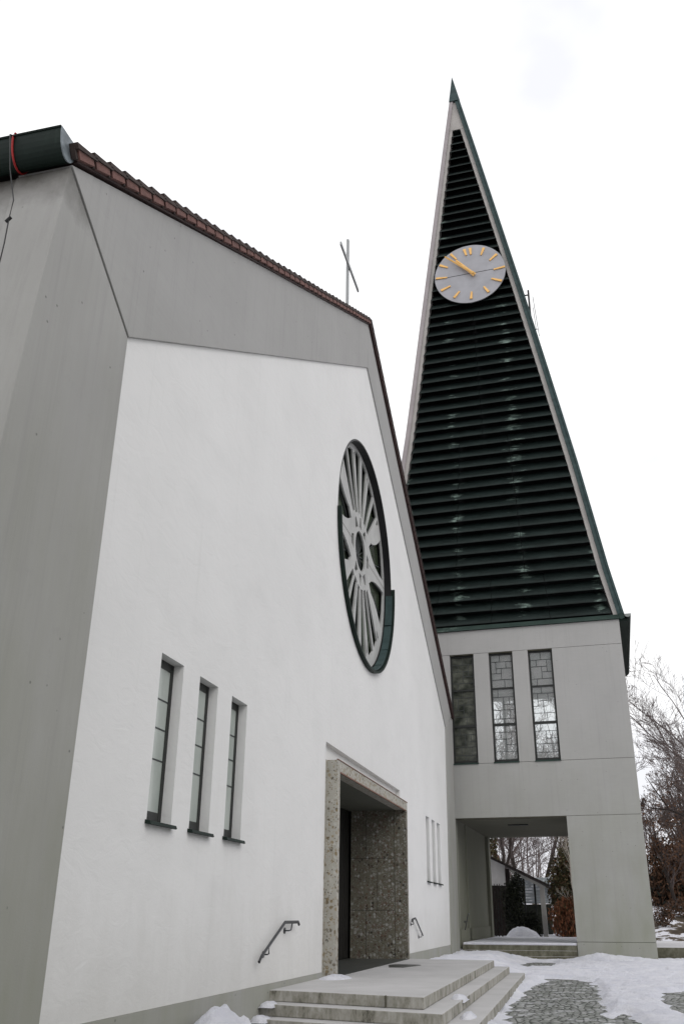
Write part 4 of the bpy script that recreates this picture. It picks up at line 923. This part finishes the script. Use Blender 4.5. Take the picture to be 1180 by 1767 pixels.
# ---- seen through the passage
ob = thing('outbuilding', 'low white outbuilding with a dark sloping roof seen through the tower passage', 'building', (-4.5, 48.0, 0.45))
mb = MB(); mb.prism([(-9.0, 2.9), (-3.93, 2.9), (-3.93, 3.95), (-5.0, 4.36), (-9.0, 6.3)], 'y', 48.0, 48.3); mb.prism([(-9, 0.4), (-5.4, 0.4), (-5.4, 2.9), (-9, 2.9)], 'y', 48.02, 48.3); cp(mb, 'wall', M_whitewall, ob)
mb = MB(); mb.prism([(-9.2, 6.55), (-9.2, 6.40), (-1.75, 2.83), (-1.72, 2.93)], 'y', 47.6, 56.0); cp(mb, 'roof', M_darkroof, ob)
mb = MB(); mb.bar((-3.6, 47.75, 3.60), (-1.95, 47.75, 2.80), 0.10, 0.13); cp(mb, 'fascia', M_post, ob)
mb = MB(); mb.prism([(-2.18, 0.45), (-1.95, 0.45), (-1.99, 2.80), (-2.22, 2.86)], 'y', 47.8, 48.05); cp(mb, 'post', M_post, ob)
mb = MB(); mb.box(-3.30, -3.20, 52.0, 52.1, 0.45, 3.6); mb.box(-2.72, -2.62, 51.9, 52.0, 0.45, 3.2); cp(mb, 'inner_post', M_winf, ob)
mb = MB()
for k in range(9): mb.box(-3.9, -0.9, 55.9, 55.95 + 0.01 * (k % 2), 2.15 + k * 0.16, 2.15 + k * 0.16 + 0.145)
cp(mb, 'board_panel', M_siding, ob)
mb = MB(); mb.box(-6, -2.0, 55.8, 56.2, 0.45, 2.1); cp(mb, 'dark_base_wall', M_hedge, ob)
mb = MB(); mb.box(-5.3, -4.0, 52, 52.2, 0.45, 3.9); cp(mb, 'back_wall', M_darkroof, ob)
leafy('hedge', 'black-green ivy mass hanging against the outbuilding wall', 'hedge', -3.50, 46.9, 0.4, [(0, 0, 1.25, 0.52, 0.5, 1.35), (0.2, 0, 2.3, 0.42, 0.4, 0.75), (0.75, 0.3, 0.55, 0.55, 0.5, 0.75), (-0.25, 0, 2.1, 0.42, 0.3, 0.5)], 11000, 0.055, [M_hedge, M_ever], 91)
tl = thing('trellis', 'dark wooden trellis with climbing stems beside the passage wall', 'trellis', (-4.42, 45.0, 0.5))
mb = MB()
for x in (-4.36, -4.24, -4.10, -3.98): mb.box(x, x + 0.035, 45, 45.035, 0.5, 2.9)
for z in (0.8, 1.3, 1.8, 2.3, 2.8): mb.box(-4.39, -3.92, 45.037, 45.06, z, z + 0.03)
cp(mb, 'lattice', M_winf, tl)
mb = MB(); rnd = random.Random(2)
for k in range(10):
    p = Vector((rnd.uniform(-4.35, -3.95), 44.97, 0.5)); pts = [p.copy()]
    for q in range(7): p = p + Vector((rnd.gauss(0, .07), rnd.gauss(0, .02), 0.33)); pts.append(p.copy())
    mb.tube(pts, 0.012, 4)
cp(mb, 'climber', M_bark, tl)
mb = MB(); mb.box(-4.95, -4.62, 44.6, 44.85, 0.4, 2.95); tag(mb.build('garden_wall_pier', M_conc), 'short grey concrete pier behind the left end of the passage', 'pier')
drift('snow_pile', 'jagged heap of shovelled snow seen through the passage', -3.05, 45.8, 0.5, 0.85, 0.5, 0.50, 33)
leafy('evergreen_tree', 'dense bronze-green conifer right of the outbuilding post', 'tree', -0.85, 51.0, 0.45, [(0, 0, 2.6, 1.0, 0.9, 1.9), (0.35, 0, 3.6, 0.8, 0.7, 1.3), (-0.6, 0, 2.3, 0.55, 0.5, 1.1), (0.5, 0, 1.6, 0.9, 0.8, 1.4)], 17000, 0.07, [M_everb, M_ever, M_deadl], 21, trunk=4.2)
leafy('ornamental_grass', 'rusty red clump of dry ornamental grass beside the passage opening', 'grass clump', -0.95, 46.8, 0.45, [(0, 0, 0.85, 0.80, 0.5, 0.95), (0.4, 0, 1.1, 0.5, 0.4, 0.85)], 8000, 0.085, [M_rust, M_everb, M_deadl], 25, vert=0.65)
leafy('evergreen_tree', 'dark conifer behind the white wall of the outbuilding', 'tree', -6.3, 58.0, 0.45, [(0, 0, 4.0, 1.3, 1.2, 2.6)], 7000, 0.09, [M_everb, M_ever, M_deadl], 27, trunk=5.5)
bare_tree(-0.45, 47.4, 0.45, 5.2, 0.5, 71, 'pale slender birch crossing in front of the conifer', mat=M_birch, levels=3, trunk_r=0.05, nb=(9, 5, 4), low=0.2, up=0.6, twig_r=0.007)
BT = [(-4.35, 66, 13, 'bare tree with a forked dark trunk above the outbuilding'), (-3.35, 74, 15, 'straight bare tree just left of the passage middle'), (-5.6, 70, 12, 'bare tree beyond the white gable of the outbuilding'), (-1.6, 80, 15, 'distant bare tree behind the conifer'), (-7.4, 84, 15, 'distant bare tree farthest left through the passage')]
for k, (x, y, h, lb_) in enumerate(BT):
    bare_tree(x, y, 0.5 + 0.1 * max(0, y - 60) * 0.5, h, 0.85, 120 + k, lb_, levels=4, trunk_r=0.17, nb=(15, 7, 6, 5), low=0.12, up=0.35, twig_r=0.013)
# far belt of woodland
rnd = random.Random(77); fb = MB()
for k in range(120):
    x = rnd.uniform(-45, 70); y = rnd.uniform(100, 128); h = rnd.uniform(7, 11.5); z0_ = 3.2
    p = Vector((x, y, z0_)); pts = [p.copy()]
    for q in range(4): p = p + Vector((rnd.gauss(0, .3), rnd.gauss(0, .3), h / 4)); pts.append(p.copy())
    fb.tube(pts, [0.10, 0.08, 0.05, 0.03, 0.015], 4, caps=False)
    for q in range(40):
        t_ = rnd.uniform(0.1, 0.97); b_ = pts[0].lerp(pts[-1], t_); a = rnd.uniform(0, 6.28); l_ = rnd.uniform(0.8, 2.6) * (1.1 - t_ * 0.7)
        e_ = b_ + Vector((math.cos(a) * l_, math.sin(a) * l_, l_ * rnd.uniform(0.3, 1.0))); fb.tube([b_, e_], [0.02, 0.01], 3, caps=False)
        for w_ in range(3):
            c_ = b_.lerp(e_, rnd.uniform(0.3, 1)); fb.tube([c_, c_ + Vector((rnd.gauss(0, .5), rnd.gauss(0, .5), rnd.uniform(0.2, 0.9)))], [0.015, 0.01], 3, caps=False)
tag(fb.build('distant_woodland', M_twig, fix=False), 'far belt of bare winter woodland behind the hill', 'woodland', kind='stuff')

# added out of view at the camera's right: evergreens that dim the low sky in front of the gable
leafy('added_evergreen_belt', 'broad belt of dark evergreens added out of view to dim the lower gable wall', 'woodland', 21, 6, 0, [(0, -14, 4.0, 4, 9, 4.5), (2, 2, 4.5, 4, 9, 5.0), (1, 16, 4.0, 3.5, 8, 4.5)], 16000, 0.34, [M_ever, M_everb], 99)
